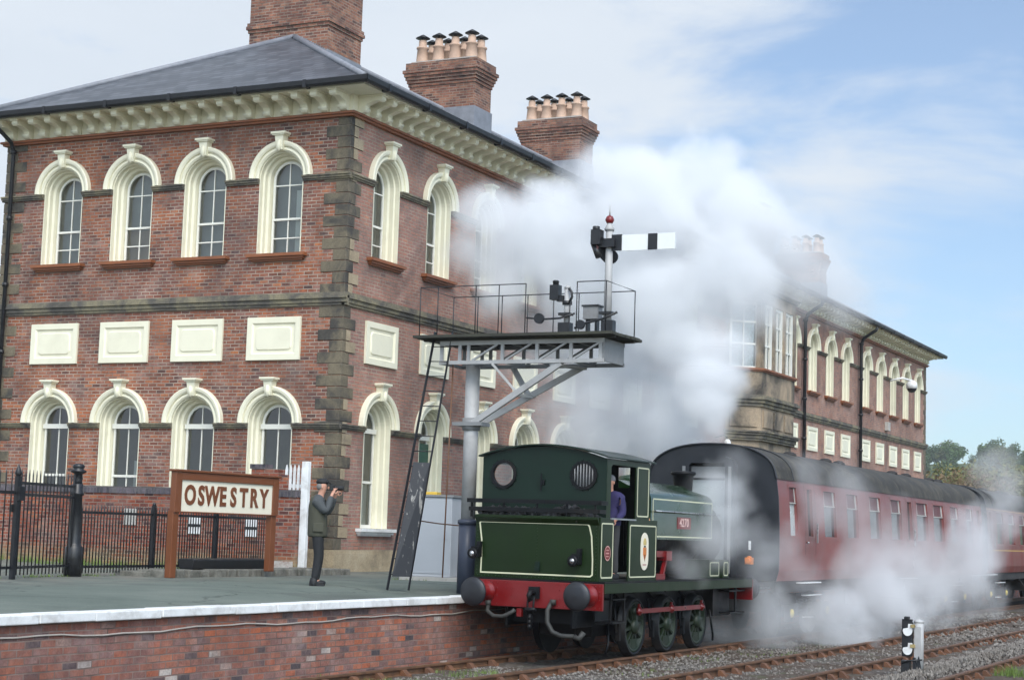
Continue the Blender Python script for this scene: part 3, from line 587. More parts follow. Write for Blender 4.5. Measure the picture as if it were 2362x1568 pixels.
# ------------------------------------------------------------------ tracks
M['rail'] = paint('rusty_rail', (.12,.060,.032), .6, .3, 8, (.24,.11,.045), .6, metal=.1, dscale=4, bmp=.3)
M['sleeper'] = paint('old_sleeper', (.085,.068,.055), .9, .3, 5, (.045,.038,.032), .7, bmp=.6, dscale=4)
M['chair'] = paint('rail_chair', (.12,.055,.03), .8, .35, 9, (.24,.09,.03), .6, dscale=5)
def track(xc, y0, y1, label, ys0=0):
    t = thing('railway_track', (xc, y0, -1.07), label, 'railway track', 'rusty railway tracks')
    for s in (-1, 1):
        r = MB(); X = xc+s*.7525
        r.prism([(X-.035, -.952), (X+.035, -.952), (X+.037, -.975), (X+.032, -.988), (X+.009, -1.0), (X+.009, -1.05), (X+.03, -1.062), (X+.03, -1.085), (X-.03, -1.085), (X-.03, -1.062), (X-.009, -1.05), (X-.009, -1.0), (X-.032, -.988), (X-.037, -.975)], y0, y1, 'y')
        r.build('rail', M['rail'], t)
    return t
def sleepers(t, xc, y0, n, near, skip=()):
    # prototype sleeper with two chairs, then copies
    def mk(y):
        s = MB(); w = .125; s.box(xc-1.29, xc+1.29, y-w, y+w, -1.22, -1.095)
        o = s.build('sleeper', M['sleeper'], t, bevel=.012)
        for sgn in (-1, 1):
            X = xc+sgn*.7525
            c = MB(); c.box(X-.19, X+.19, y-.09, y+.09, -1.094, -1.073)
            for d in (-1, 1):
                c.prism([(X+d*.035, -1.073), (X+d*.17, -1.073), (X+d*.15, -1.055), (X+d*.085, -.99), (X+d*.04, -.985)], y-.06, y+.06, 'y')
                c.lathe((X+d*.15, y+.05, -1.073), [(.022, 0), (.022, .03), (.0, .035)], 6)
            k = MB(); k.box(X-.082, X-.038, y-.075, y+.085, -1.045, -.995)
            c.add(k.v, k.f)
            c.build('rail_chair', M['chair'], o)
        return o
    p = mk(y0)
    for i in range(1, n):
        if i in skip: continue
        q = copy_tree(p, t); q.location = (random.uniform(-.03, .03), i*.68+random.uniform(-.03, .03), random.uniform(-.004, .006)); q.rotation_euler.z = 0
random.seed(11)
TX = (8.5, 11.84, 15.05)
t1 = track(TX[0], -30, 120, 'rusty track nearest the platform under the green locomotive'); sleepers(t1, TX[0], -14.6, 50, True)
t2 = track(TX[1], -30, 120, 'middle rusty track passing left of the small white ground signal'); sleepers(t2, TX[1], -14.3, 62, True)
t3 = track(TX[2], -30, 120, 'rusty track furthest right in the bottom corner of the picture'); sleepers(t3, TX[2], -10.0, 30, True)
# loose stones
M['stones'] = paint('stones', (.20,.18,.16), .9, .5, 14, (.075,.055,.042), .95, dscale=.8, bmp=.3)
st_ = MB(); random.seed(5)
def stones(n, fx, fy, smin=.015, smax=.045, zb=-1.06, box=None):
    for _ in range(n):
        x, y = fx(), fy(); r = random.uniform(smin, smax); a = [random.uniform(.6, 1.1) for _ in range(6)]; an = random.uniform(0, 3)
        vs = []
        for k, d in enumerate(((1,0,0),(0,1,0),(-1,0,0),(0,-1,0),(0,0,1),(0,0,-1))):
            vs.append(Vector(d)*r*a[k])
        Mt = Matrix.Rotation(an, 3, 'Z') @ Matrix.Rotation(an*.7, 3, 'X')
        vs = [Mt @ v + Vector((x, y, zb+r*.4+(box(x, y) if box else 0))) for v in vs]
        st_.add(vs, [(0,1,4),(1,2,4),(2,3,4),(3,0,4),(1,0,5),(2,1,5),(3,2,5),(0,3,5)])
U = random.uniform
stones(2600, lambda: U(9.35, 11.0), lambda: U(-13, 6), .012, .034); stones(1600, lambda: U(11.2, 12.5), lambda: U(-10, 14), .012, .035, -1.075); stones(1500, lambda: U(7.9, 9.1), lambda: U(-14, -8), .012, .03, -1.08)
stones(4600, lambda: random.triangular(12.9, 14.2, 13.75), lambda: U(-8, 14), .015, .042, -1.06, lambda x, y: max(0, .16-abs(x-13.75)*.35)*U(.2, 1))
stones(2500, lambda: U(9.4, 18), lambda: U(5, 24), .03, .06)
tag(st_.build('loose_stones', M['stones'], fix=False), 'loose pale ballast stones lying between the rails', 'stones', kind='stuff')
# grass tufts
M['grass'] = paint('grass', (.13,.20,.035), .7, .4, 2, bmp=0)
gr_ = MB(); random.seed(9)
def tuft(x, y, z, n=24, h=.10, sp=.10):
    for _ in range(n):
        a = U(0, 6.28); px, py = x+U(-sp, sp), y+U(-sp, sp); hh_ = h*U(.5, 1.2); l = U(.01, .05)
        gr_.add([(px-.005*math.cos(a), py-.005*math.sin(a), z), (px+.005*math.cos(a), py+.005*math.sin(a), z), (px+l*math.sin(a), py-l*math.cos(a), z+hh_)], [(0, 1, 2)])
for _ in range(7): tuft(U(7.3, 7.7), U(-13.5, -9.5), -1.07, 26, .09)
for _ in range(24): tuft(U(7.95, 9.0), U(-12.5, -9), -1.07, 22, .08)
for x, y in ((14.65, -3.2), (14.7, -2.9), (14.8, -3.0), (14.75, -2.6), (15.0, -3.3)): tuft(x, y, -1.06, 60, .16, .14)
for _ in range(60): tuft(U(9.4, 11), U(-8, 10), -1.06, 12, .04)
for _ in range(50): tuft(U(-8.5, -.1), U(-4.2, -1.5), .0, 30, .16, .2)
for _ in range(20): tuft(U(.15, .6), U(-11, -7.4), .0, 14, .05, .1)
for _ in range(14): tuft(U(3.0, 5.2), U(-3.2, -1.5), .0, 12, .06, .1)
tag(gr_.build('grass', M['grass'], fix=False), 'small tufts of green grass by the rails, fence and garden wall', 'grass', kind='stuff')

# ------------------------------------------------------------------ garden wall, gate, fence, sign
gw = thing('garden_wall', (-4, -1.3, 0), 'low old red brick wall with dark coping behind the black railings', 'wall')
b_ = MB(); b_.box(-14, -.05, -1.42, -1.18, -.1, 1.55); b_.build('brickwork', M['brick_garden'], gw)
c_ = MB(); c_.box(-14, -.03, -1.45, -1.15, 1.55, 1.70); c_.build('coping', M['brick_coping'], gw)
c_ = MB(); c_.box(-1.40, -.72, -1.16, -.9, 0, 2.14); c_.box(-.72, -.45, -1.16, -.9, 0, 2.02); c_.build('pier', M['brick_garden'], gw)
c_ = MB(); c_.box(-1.43, -1.05, -1.18, -.88, 2.14, 2.24); c_.build('pier_coping', M['brick_coping'], gw)
wp = paint('whitewash', (.46,.43,.40), .9, .2, 6, (.2,.1,.07), .7, dscale=6)
for (x0, x1, z0, z1) in ((-.95, -.08, 0, .22),):
    c_ = MB(); c_.box(x0, x1, -1.428, -1.42, z0, z1); c_.build('whitewash_patch', wp, gw)
for i, (y, z0, w_, h_) in enumerate(((-4.05, .78, .36, .34),)): pass
lv = thing('white_gate', (0, -1.25, 0), 'tall white wooden picket gate beside the building corner', 'gate')
g_ = MB(); g_.box(-.03, .13, -1.32, -1.20, .0, 2.30); g_.build('gate_post', M['white'], lv, bevel=.01)
for i in range(5):
    x = -.12-.1*i; g_ = MB(); g_.prism([(x-.03, .08), (x+.03, .08), (x+.03, 2.14), (x, 2.24), (x-.03, 2.14)], -1.146, -1.126, 'y'); g_.build('picket', M['white'], lv)
g_ = MB(); g_.box(-.56, -.03, -1.12, -1.08, 1.75, 1.83); g_.box(-.56, -.03, -1.12, -1.08, .3, .4); g_.build('gate_rail', M['white'], lv)
# small plates on the garden wall
for px, z, lab in ((-4.35, 1.02, 'small grey metal vent plate fixed on the brick wall, leftmost'), (-2.62, .88, 'small white notice in two rows on the brick wall, left of the sign post'), (-1.15, .86, 'small white notice on the brick wall under the station sign')):
    n_ = MB(); n_.box(px-.16, px+.16, -1.45, -1.425, z-.16, z+.2)
    o = n_.build('wall_plate', M['cement'] if 'grey' in lab else M['white'], None, bevel=.004); tag(o, lab, 'plate', 'plates on the garden wall')
    if 'notice' in lab:
        q = MB(); q.box(px-.165, px+.165, -1.456, -1.451, z-.01, z+.05); q.build('dark_band', M['black'], o)
# railings
def railing(p0, p1, z0, ztop, rails, n, spear, label, posts=()):
    a, b = Vector((*p0, 0)), Vector((*p1, 0)); t = thing('iron_railing', a, label, 'railing', 'black iron railings in front of the garden')
    k = MB()
    for i in range(n+1):
        q = a.lerp(b, i/n); k.tube([(q.x, q.y, z0), (q.x, q.y, ztop-.08), (q.x, q.y, ztop)], [.011, .011, .003], 6)
    o = k.build('bars', M['black'], t)
    r = MB()
    for z in rails: r.bar((a.x, a.y, z), (b.x, b.y, z), .012, .045)
    r.build('rail', M['black'], t)
    return t
F = [(1.10, -13.2), (1.0, -10.95), (.33, -8.75), (.22, -6.5), (.15, -4.5), (.12, -2.5)]
railing(F[0], F[1], .06, 1.72, (.18, 1.34), 16, True, 'tall spiked gate of black railings at the left edge of the picture')
railing(F[1], F[2], .06, 1.72, (.18, 1.32, 1.5), 17, True, 'tall spiked black railings between the square post and the round post')
railing(F[2], F[3], .05, 1.22, (.16, 1.08), 26, False, 'low black railings just right of the big round post')
railing(F[3], F[4], .05, 1.22, (.16, 1.08), 24, False, 'low black railings behind the left post of the station sign')
railing(F[4], F[5], .05, 1.22, (.16, 1.08), 24, False, 'low black railings behind the right end of the station sign')
np_ = thing('fence_post', (F[2][0], F[2][1], 0), 'thick round cast iron post with moulded cap between the railings', 'post')
p_ = MB(); p_.lathe((F[2][0], F[2][1], 0), [(.15, 0), (.15, .48), (.12, .52), (.105, .56), (.09, 1.35), (.115, 1.37), (.115, 1.40), (.095, 1.43), (.095, 1.54), (.08, 1.56)], 16); p_.build('shaft', M['black'], np_)
p_ = MB(); p_.lathe((F[2][0], F[2][1], 0), [(.08, 1.56), (.07, 1.60), (.08, 1.64), (.07, 1.72), (.13, 1.75), (.135, 1.78), (.08, 1.80), (.10, 1.83), (.10, 1.87), (.07, 1.89), (.0, 1.90)], 16); p_.build('cap', M['black'], np_)
np_ = thing('fence_post', (F[1][0], F[1][1], 0), 'slim black iron gate post with spear tip and lock box', 'post')
p_ = MB(); p_.box(F[1][0]-.035, F[1][0]+.035, F[1][1]-.035, F[1][1]+.035, 0, 1.6); p_.lathe((F[1][0], F[1][1], 1.6), [(.035, 0), (.06, .05), (.03, .12), (.0, .2)], 8); p_.build('shaft', M['black'], np_)
p_ = MB(); p_.cbox((F[1][0]+.02, F[1][1]+.03, 1.33), (.12, .12, .22)); p_.cbox((F[1][0]-.05, F[1][1]-.05, 1.1), (.05, .05, .12)); p_.build('lock_box', M['black'], np_)
for i, (q, l_) in enumerate(((F[3], 'thin black iron post left of the station sign'), (F[4], 'thin black iron post seen between the legs of the station sign'))):
    p_ = MB(); p_.box(q[0]-.03, q[0]+.03, q[1]-.03, q[1]+.03, 0, 1.25); p_.lathe((q[0], q[1], 1.25), [(.03, 0), (.035, .02), (.0, .06)], 8); tag(p_.build('fence_post', M['black']), l_, 'post')
# kerb and trough planter
kb = MB(); random.seed(4); y = -7.4
while y < -1.6:
    l = U(.22, .36); kb.box(.62, 1.28+U(-.03, .03), y+.01, y+l, -.02, .13+U(-.015, .01)); y += l+U(.02, .14)
kb.box(.1, .9, -7.4, -1.6, -.02, .09); tag(kb.build('kerb', stone('kerb_stone', [(.3, (.06,.06,.05)), (.5, (.15,.145,.125)), (.7, (.24,.23,.20))], 3), bevel=.02), 'low broken stone edging under the station sign', 'kerb')
tr_ = MB(); tr_.prism([(.72, .13), (1.02, .13), (1.06, .30), (1.0, .32), (.74, .32), (.68, .30)], -6.35, -4.05, 'y'); tag(tr_.build('planter_trough', M['black'], bevel=.02), 'long black trough standing on the stone edging between the sign posts', 'trough')
# station sign
sg = thing('station_sign', (1.34, -7.45, 0), 'cream station sign reading OSWESTRY in brown letters on two brown posts', 'sign')
ua = Vector((1.34, -7.45, 0)); ub = Vector((1.52, -4.52, 0)); du = (ub-ua).normalized(); nrm = Vector((du.y, -du.x, 0)); slen = (ub-ua).length
def SP(u, z, d=0): q = ua+du*u+nrm*d; return (q.x, q.y, z)
def sbox(mb, u0, u1, z0, z1, d0, d1): mb.add([SP(u, z, d) for z in (z0, z1) for u, d in ((u0, d0), (u1, d0), (u1, d1), (u0, d1))], [(0,3,2,1),(4,5,6,7),(0,1,5,4),(1,2,6,5),(2,3,7,6),(3,0,4,7)])
M['sign_brown'] = paint('sign_brown', (.17,.055,.020), .4, .08, 3, coat=.2)
M['sign_cream'] = paint('sign_cream', (.80,.74,.60), .4, .02, 3)
for u, zb_ in ((.06, 0), (slen-.10, .1)): q = MB(); sbox(q, u-.06, u+.09, zb_, 1.16, -.10, .03); q.build('post', M['sign_brown'], sg, bevel=.01)
q = MB(); sbox(q, 0, .17, 1.13, 1.84, -.06, .06); sbox(q, slen-.17, slen, 1.13, 1.84, -.06, .06); sbox(q, .17, slen-.17, 1.70, 1.84, -.06, .06); sbox(q, -.03, slen+.03, 1.84, 1.88, -.09, .09); sbox(q, .17, slen-.17, 1.13, 1.155, -.05, .05); q.build('frame', M['sign_brown'], sg, bevel=.008)
q = MB(); sbox(q, .17, slen-.17, 1.155, 1.70, -.03, .03); q.build('board', M['sign_cream'], sg)
def text_mesh(s, size, ext, off, mat, name, M4, parent, spacing=1.0, xs=1.0):
    cu = bpy.data.curves.new(name, 'FONT'); cu.body = s; cu.size = size; cu.extrude = ext; cu.offset = off; cu.align_x = 'CENTER'; cu.align_y = 'CENTER'; cu.space_character = spacing; cu.resolution_u = 4
    to = bpy.data.objects.new(name, cu); COL.objects.link(to); dg = bpy.context.evaluated_depsgraph_get(); dg.update()
    me = bpy.data.meshes.new_from_object(to.evaluated_get(dg)); COL.objects.unlink(to); bpy.data.objects.remove(to)
    me.transform(M4 @ Matrix.Scale(xs, 4, (1, 0, 0))); me.materials.clear(); me.materials.append(mat)
    o = bpy.data.objects.new(name, me); COL.objects.link(o)
    if parent:
        me.transform(Matrix.Translation(-PW.get(parent.name, Vector()))); o.parent = parent
    return o
for i, chx in enumerate('OSWESTRY'):
    u = .42+(slen-.84)*i/7; c = Vector(SP(u, 1.425, .034)); Mx = Matrix(((du.x, 0, nrm.x, c.x), (du.y, 0, nrm.y, c.y), (0, 1, 0, c.z), (0, 0, 0, 1)))
    text_mesh(chx, .47, .008, .016, M['sign_brown'], 'letter', Mx, sg, xs=.80)

# ------------------------------------------------------------------ bracket signal with its gantry
GY = -6.6
M['galv'] = paint('weathered_silver_paint', (.40,.40,.40), .5, .1, 2, (.25,.23,.22), .55, bmp=.15, dscale=3)
M['steel'] = paint('grey_steel', (.23,.235,.24), .5, .15, 3, (.12,.10,.09), .5, dscale=3)
M['timber'] = paint('dark_timber', (.035,.035,.028), .8, .3, 4, (.10,.10,.06), .4)
M['bluegrey'] = paint('dark_blue_paint', (.045,.055,.085), .45, .1, 3)
M['arm_white'] = paint('arm_white', (.78,.80,.80), .4, .03, 3)
M['red'] = paint('red_paint', (.17,.005,.006), .35, .1, 3, (.10,.01,.012), .4, coat=.3)
sgm = thing('bracket_signal', (6.69, GY, 0), 'tall silver railway bracket signal with timber deck and railings over the track', 'railway signal')
q = MB(); q.tube([(6.69, GY, 1.12), (6.69, GY, 3.75)], .12, 20); q.build('post', M['galv'], sgm)
q = MB(); q.tube([(6.69, GY, -.05), (6.69, GY, 1.12)], .15, 20); q.lathe((6.69, GY, 1.08), [(.17, 0), (.17, .06), (.13, .08)], 20); q.build('post_base', M['bluegrey'], sgm)
q = MB(); q.box(6.42, 6.95, GY-.17, GY+.17, 2.69, 2.75); q.lathe((6.69, GY, 2.62), [(.15, 0), (.15, .2)], 20); q.build('collar', M['steel'], sgm)
yF, yB = GY-.35, GY+.45        # front and back trusses
for yy in (yF, yB):
    q = MB(); q.bar((6.25, yy, 4.03), (9.2, yy, 4.03), .05, .07); q.bar((6.25, yy, 3.71), (9.2, yy, 3.71), .06, .06)
    for x in (6.28, 6.62, 6.78, 7.40, 8.02, 8.62, 9.13): q.bar((x, yy, 3.74), (x, yy, 4.0), .055, .03)
    for x in (6.85, 7.46, 8.07, 8.66): q.bar((x, yy, 3.74), (x+.46, yy, 4.0), .035, .03)
    q.build('truss', M['steel'] if yy == yB else M['galv'], sgm)
for x in (6.3, 6.9, 7.5, 8.1, 8.7):
    for z in (3.70, 4.03): q = MB(); q.bar((x, yF, z), (x, yB, z), .05, .045); q.build('cross_bracing', M['steel'], sgm)
q = MB(); q.box(9.16, 9.2, yF, yB, 3.70, 4.06); q.build('end_plate', M['steel'], sgm)
q = MB()
for k in range(7): y0_ = GY-.62+k*.19; q.box(5.86+U(-.02, .02), 9.42+U(-.03, .03), y0_, y0_+.18, 4.10, 4.145)
q.build('deck', M['timber'], sgm)
q = MB(); q.box(5.95, 9.38, yF-.04, yF+.04, 4.065, 4.10); q.box(5.95, 9.38, yB-.04, yB+.04, 4.065, 4.10); q.build('deck_beam', M['timber'], sgm)
q = MB()
for yy in (yF, yB):
    q.bar((6.75, yy*.3+GY*.7, 2.72), (8.45, yy, 3.68), .05, .10); q.bar((7.22, yy, 3.68), (7.62, yy*.5+GY*.5, 3.20), .10, .04)
q.bar((7.60, GY-.2, 3.19), (7.66, GY+.25, 3.19), .05); q.bar((8.3, yF, 3.66), (8.5, yB, 3.66), .12, .04)
q.build('brace', M['galv'], sgm)
q = MB(); rl = .009; zt = 4.94; ylo, yhi = GY-.58, GY+.62
for x in (5.95, 6.42, 6.88, 7.36, 7.84): q.tube([(x, yhi, 4.14), (x, yhi, zt)], rl, 6)
for x in (5.97, 6.3, 7.0, 7.42, 7.9, 8.80, 9.30): q.tube([(x, ylo, 4.14), (x, ylo, zt)], rl, 6)
for x in (8.30, 8.80, 9.30): q.tube([(x, yhi, 4.14), (x, yhi, zt)], rl, 6)
q.tube([(7.9, ylo, zt), (5.97, ylo, zt), (5.95, yhi, zt), (9.30, yhi, zt), (9.30, ylo, zt), (8.80, ylo, zt)], rl, 6)
q.build('handrail', M['black'], sgm)
q = MB(); q.tube([(9.085, GY, 4.14), (9.085, GY, 5.86)], [.066, .058], 16); q.build('signal_mast', M['galv'], sgm)
q = MB(); q.lathe((9.08, GY, 5.84), [(.075, 0), (.085, .03), (.05, .09), (.04, .12), (.03, .14)], 14); q.build('mast_cap', M['galv'], sgm)
q = MB(); q.lathe((9.08, GY, 6.02), [(.0, -.075), (.05, -.055), (.075, 0), (.05, .055), (.0, .075)], 14); q.build('finial', M['red'], sgm)
q = MB(); q.lathe((9.08, GY, 6.08), [(.02, 0), (.012, .08), (.001, .21)], 8); q.build('finial_spike', M['galv'], sgm)
q = MB(); q.box(9.31, 10.22, GY-.02, GY+.005, 5.50, 5.76)
arm = q.build('signal_arm', M['arm_white'], sgm)
q = MB(); q.box(9.76, 9.92, GY-.027, GY-.022, 5.50, 5.76); q.build('black_band', M['black'], arm)
q = MB(); q.box(9.08, 9.31, GY-.03, GY+.01, 5.51, 5.77); q.build('arm_root', M['black'], arm)
q = MB(); q.tube([(8.95, GY-.1, 5.40), (8.86, GY-.1, 5.62)], .055, 12); q.lathe((8.9, GY-.12, 5.83), [(.06, 0), (.06, .07)], 10); q.cbox((8.92, GY-.12, 5.72), (.16, .16, .24)); q.cbox((9.06, GY-.06, 5.63), (.3, .1, .14)); q.tube([(8.98, GY-.1, 5.72), (9.2, GY-.08, 5.58)], .02); q.build('signal_lamp', M['black'], sgm)
q = MB(); q.lathe((9.09, GY+.09, 5.43), [(.11, 0), (.11, .02)], 20, 'y'); q.prism([(8.84, 5.62), (8.84, 5.48), (8.98, 5.34), (9.12, 5.34), (9.2, 5.46), (9.1, 5.5), (8.95, 5.62)], GY+.07, GY+.09, 'y'); q.build('spectacle', M['black'], sgm)
q = MB(); q.lathe((8.895, GY-.12, 5.55), [(.05, -.02), (.055, .0), (.04, .03)], 10, 'y'); q.build('lamp_lens', paint('dull_red_glass', (.16,.06,.06), .3), sgm)
# small doll (stump) with its own lamp, balance weights, box
q = MB(); q.tube([(8.37, GY, 4.14), (8.37, GY, 4.94)], .05, 14); q.lathe((8.37, GY, 4.92), [(.055, 0), (.05, .04), (.02, .06)], 14); q.build('short_mast', M['galv'], sgm)
q = MB(); q.cbox((8.18, GY-.05, 4.86), (.15, .15, .24)); q.lathe((8.18, GY-.05, 4.98), [(.05, 0), (.05, .05), (.06, .06), (.04, .08)], 10); q.cbox((8.27, GY-.05, 4.76), (.1, .08, .1)); q.tube([(8.42, GY-.06, 4.92), (8.47, GY-.06, 4.86), (8.48, GY-.06, 4.78), (8.44, GY-.06, 4.70)], .022, 8); q.lathe((8.37, GY, 4.66), [(.08, 0), (.08, .06)], 12); q.build('short_mast_lamp', M['black'], sgm)
q = MB(); q.tube([(7.74, GY-.2, 4.44), (8.05, GY-.2, 4.41), (8.3, GY-.12, 4.43), (8.56, GY-.12, 4.50)], .017, 6); q.lathe((7.98, GY-.22, 4.42), [(.085, -.03), (.085, .03)], 16, 'y'); q.cbox((8.37, GY-.05, 4.5), (.2, .16, .04)); q.cbox((8.37, GY-.05, 4.27), (.2, .16, .18)); q.tube([(8.45, GY-.1, 4.2), (8.47, GY-.1, 4.7)], .01, 6)
q.tube([(8.60, GY-.2, 4.25), (8.8, GY-.2, 4.33), (9.05, GY-.12, 4.40), (9.3, GY-.12, 4.5)], .02, 6); q.lathe((8.72, GY-.24, 4.30), [(.075, -.03), (.075, .03)], 16, 'y'); q.cbox((9.09, GY-.04, 4.5), (.22, .16, .04)); q.cbox((9.12, GY-.04, 4.28), (.2, .14, .2)); q.build('balance_weights', M['black'], sgm)
q = MB(); q.cbox((8.76, GY+.15, 4.53), (.26, .2, .2)); q.build('cable_box', M['steel'], sgm); q = MB(); q.cbox((8.76, GY+.15, 4.645), (.3, .24, .025)); q.box(8.66, 8.70, GY+.1, GY+.2, 4.14, 4.43); q.box(8.82, 8.86, GY+.1, GY+.2, 4.14, 4.43); q.build('box_lid', M['black'], sgm)
# iron rod and ladder
ld_ = thing('signal_ladder', (6.05, -7.65, 0), 'iron ladder with a weathered black safety board leaning up to the signal deck', 'ladder')
la, lb = (Vector((5.92, -7.82, -.0)), Vector((6.14, -7.52, 0))), (Vector((6.16, -6.98, 4.22)), Vector((6.46, -6.93, 4.22)))
q = MB(); q.bar(la[0], lb[0], .014, .045); q.bar(la[1], lb[1], .014, .045); q.build('stile', M['black'], ld_)
q = MB()
for k in range(1, 17):
    f_ = k/17.; q = MB(); q.tube([la[0].lerp(lb[0], f_), la[1].lerp(lb[1], f_)], .009, 6); q.build('rung', M['black'], ld_)

m, nt, bs = newmat('peeling_black_board'); t = N(nt, 'ShaderNodeTexCoord'); mp_ = N(nt, 'ShaderNodeMapping'); mp_.inputs['Scale'].default_value = (6, 6, 1.6); L(nt, t.outputs['Object'], mp_.inputs[0]); n = noise(nt, 1.6, 8, .7, mp_.outputs[0], .6)
c = mixc(nt, mapr(nt, n.outputs[0], .56, .62, 0, 1), (.018,.02,.026), (.30,.29,.27)); L(nt, c, bs.inputs['Base Color']); bs.inputs['Roughness'].default_value = .6; M['board'] = m
n1 = (la[1]-la[0]).cross(lb[0]-la[0]).normalized()
if n1.y > 0: n1 = -n1
q = MB(); f0, f1 = .05, .485; c0 = [la[0].lerp(lb[0], f0), la[1].lerp(lb[1], f0), la[1].lerp(lb[1], f1), la[0].lerp(lb[0], f1)]
c0 = [c0[0].lerp(c0[1], .08), c0[0].lerp(c0[1], .92), c0[3].lerp(c0[2], .92), c0[3].lerp(c0[2], .08)]
q.add([p+n1*.03 for p in c0]+[p+n1*.045 for p in c0], [(0,1,2,3),(4,7,6,5),(0,4,5,1),(1,5,6,2),(2,6,7,3),(3,7,4,0)]); q.build('safety_board', M['board'], ld_)
q = MB(); q.tube([(6.42, GY-.2, 3.7), (6.36, GY-.2, .2)], .012, 6); tag(q.build('signal_rod', paint('rusty_rod', (.16,.08,.045), .8)), 'thin rusty rod hanging down beside the signal post', 'rod')
# relay cabinet
cb = thing('relay_cabinet', (3.95, -2.7, 0), 'tall grey metal lineside cabinet on a low concrete base', 'cabinet')
q = MB(); ang = R(12); Mc = Matrix.Translation((3.70, -2.20, 0)) @ Matrix.Rotation(ang, 4, 'Z')
q.box(-.42, .42, -.38, .38, .07, 1.60); q.xf(Mc); q.build('case', paint('cabinet_grey', (.42,.44,.47), .5, .05, 2, (.25,.25,.25), .3), cb, bevel=.015)
q = MB(); q.box(-.45, .45, -.41, .41, 1.60, 1.64); q.xf(Mc); q.build('lid', M['steel'], cb)
q = MB(); q.box(-.40, .40, -.392, -.384, .14, 1.54); q.box(.30, .34, -.41, -.392, .8, .95); q.xf(Mc); q.build('cabinet_door', paint('cabinet_door', (.37,.39,.42), .5, .05, 2), cb)
q = MB(); q.box(-.55, .60, -.5, .5, -.02, .07); q.xf(Mc); q.build('base_slab', M['cement'], cb)
q = MB(); q.box(-.38, .05, -.2, .1, 1.64, 1.70); q.xf(Mc); tag(q.build('yellow_tray', paint('yellow', (.62,.40,.05), .5), bevel=.01), 'flat yellow tray lying on top of the grey cabinet', 'tray')
q = MB(); pts = [(4.9, -5.0, 1.12), (5.6, -5.6, 1.08), (6.55, -6.5, 1.05)]; q.tube(pts, .012, 6); tag(q.build('iron_stay', M['rail']), 'short rusty iron stay between the cabinet and signal post', 'rod')

# ------------------------------------------------------------------ the saddle tank locomotive
LC = 8.44
LOCO_SPEC = .22
lo = thing('steam_locomotive', (LC, -4.2, -.95), 'dark green saddle tank steam locomotive with red buffer beam, seen from its bunker end', 'locomotive')
M['green'] = paint('loco_green', (.008,.021,.004), .36, .12, 1.5, (.008,.012,.006), .5, coat=.10, bmp=.02)
M['green_dark'] = paint('loco_green_dark', (.007,.019,.013), .4, .12, 1.5, (.008,.012,.010), .5, coat=.08, bmp=.02)
M['wheelgreen'] = paint('wheel_green', (.008,.018,.006), .5, .3, 6, (.02,.016,.012), .7)
M['tankgreen'] = paint('tank_green', (.010,.036,.009), .22, .1, 1.5, (.010,.02,.010), .3, coat=.45, bmp=.02)
M['lining'] = paint('cream_lining', (.60,.60,.42), .4, .05, 3, bmp=0)
M['lblack'] = paint('loco_black', (.006,.0065,.008), .45, .3, 4, (.035,.028,.022), .4, bmp=.1)
M['buffer'] = paint('buffer_steel', (.024,.026,.032), .42, .2, 5, (.02,.018,.016), .5, metal=.3)
M['steelb'] = paint('bright_steel', (.45,.46,.47), .3, .2, 6, (.1,.09,.08), .5, metal=.8)
M['copper'] = paint('copper', (.62,.30,.14), .25, .1, 3, metal=.9)
M['coal'] = paint('coal', (.02,.02,.022), .35, .5, 12, bmp=.6)
for k_ in ('green', 'green_dark', 'lblack'): M[k_].node_tree.nodes['Principled BSDF'].inputs['Specular IOR Level'].default_value = LOCO_SPEC
def lbox(name, mat, *b, parent=lo, bevel=0):
    q = MB()
    for x in b: q.box(*x)
    return q.build(name, mat, parent, bevel=bevel)
xl, xr, xs = 7.37, 9.50, 9.50
lbox('buffer_beam', M['red'], (7.38, 9.62, -7.76, -7.71, -.16, .24), bevel=.006)
lbox('buffer_beam', M['red'], (7.38, 9.62, -.66, -.61, -.14, .24))
lbox('footplate', M['lblack'], (7.38, 9.62, -7.70, -.67, .245, .268))
lbox('valance', M['green'], (9.60, 9.625, -7.70, -.67, .10, .243)); lbox('valance', M['green'], (7.375, 7.40, -7.70, -.67, .10, .243))
lbox('frames', M['lblack'], (7.92, 7.96, -7.6, -.8, -.45, .22), (9.02, 9.06, -7.6, -.8, -.45, .22), (7.96, 9.02, -7.4, -7.2, -.4, .2), (7.96, 9.02, -2.2, -1.0, -.35, .22), (7.96, 9.02, -5.0, -3.6, -.1, .22), (8.05, 8.95, -6.6, -5.2, -.62, .1))
# rivets on the beam
q = MB()
for x in (7.75, 7.85, 8.0, 8.1, 8.9, 9.0, 9.15, 9.50, 9.57):
    for z in (-.12, 0, .12, .20): q.lathe((x, -7.76, z), [(.010, 0), (.007, -.008), (.0, -.010)], 6, 'y')
q.build('rivets', M['red'], lo)
# bunker
bu = lo
q = MB(); yb0 = -7.66
q.prism([(yb0, .27), (yb0, 1.05), (yb0-.0, 1.12), (yb0-.06, 1.20), (yb0-.06, 1.24), (yb0-.03, 1.24), (yb0+.03, 1.12), (yb0+.03, .27)], xl+.02, xr-.01, 'x')
q.prism([(yb0+.03, .27), (yb0+.03, 1.24), (-7.42, 1.24), (-7.10, 1.24), (-7.10, .27)], xr-.03, xr, 'x'); q.prism([(yb0+.03, .27), (yb0+.03, 1.24), (-7.10, 1.24), (-7.10, .27)], xl, xl+.03, 'x')
q.build('bunker', M['green'], lo, bevel=.006)
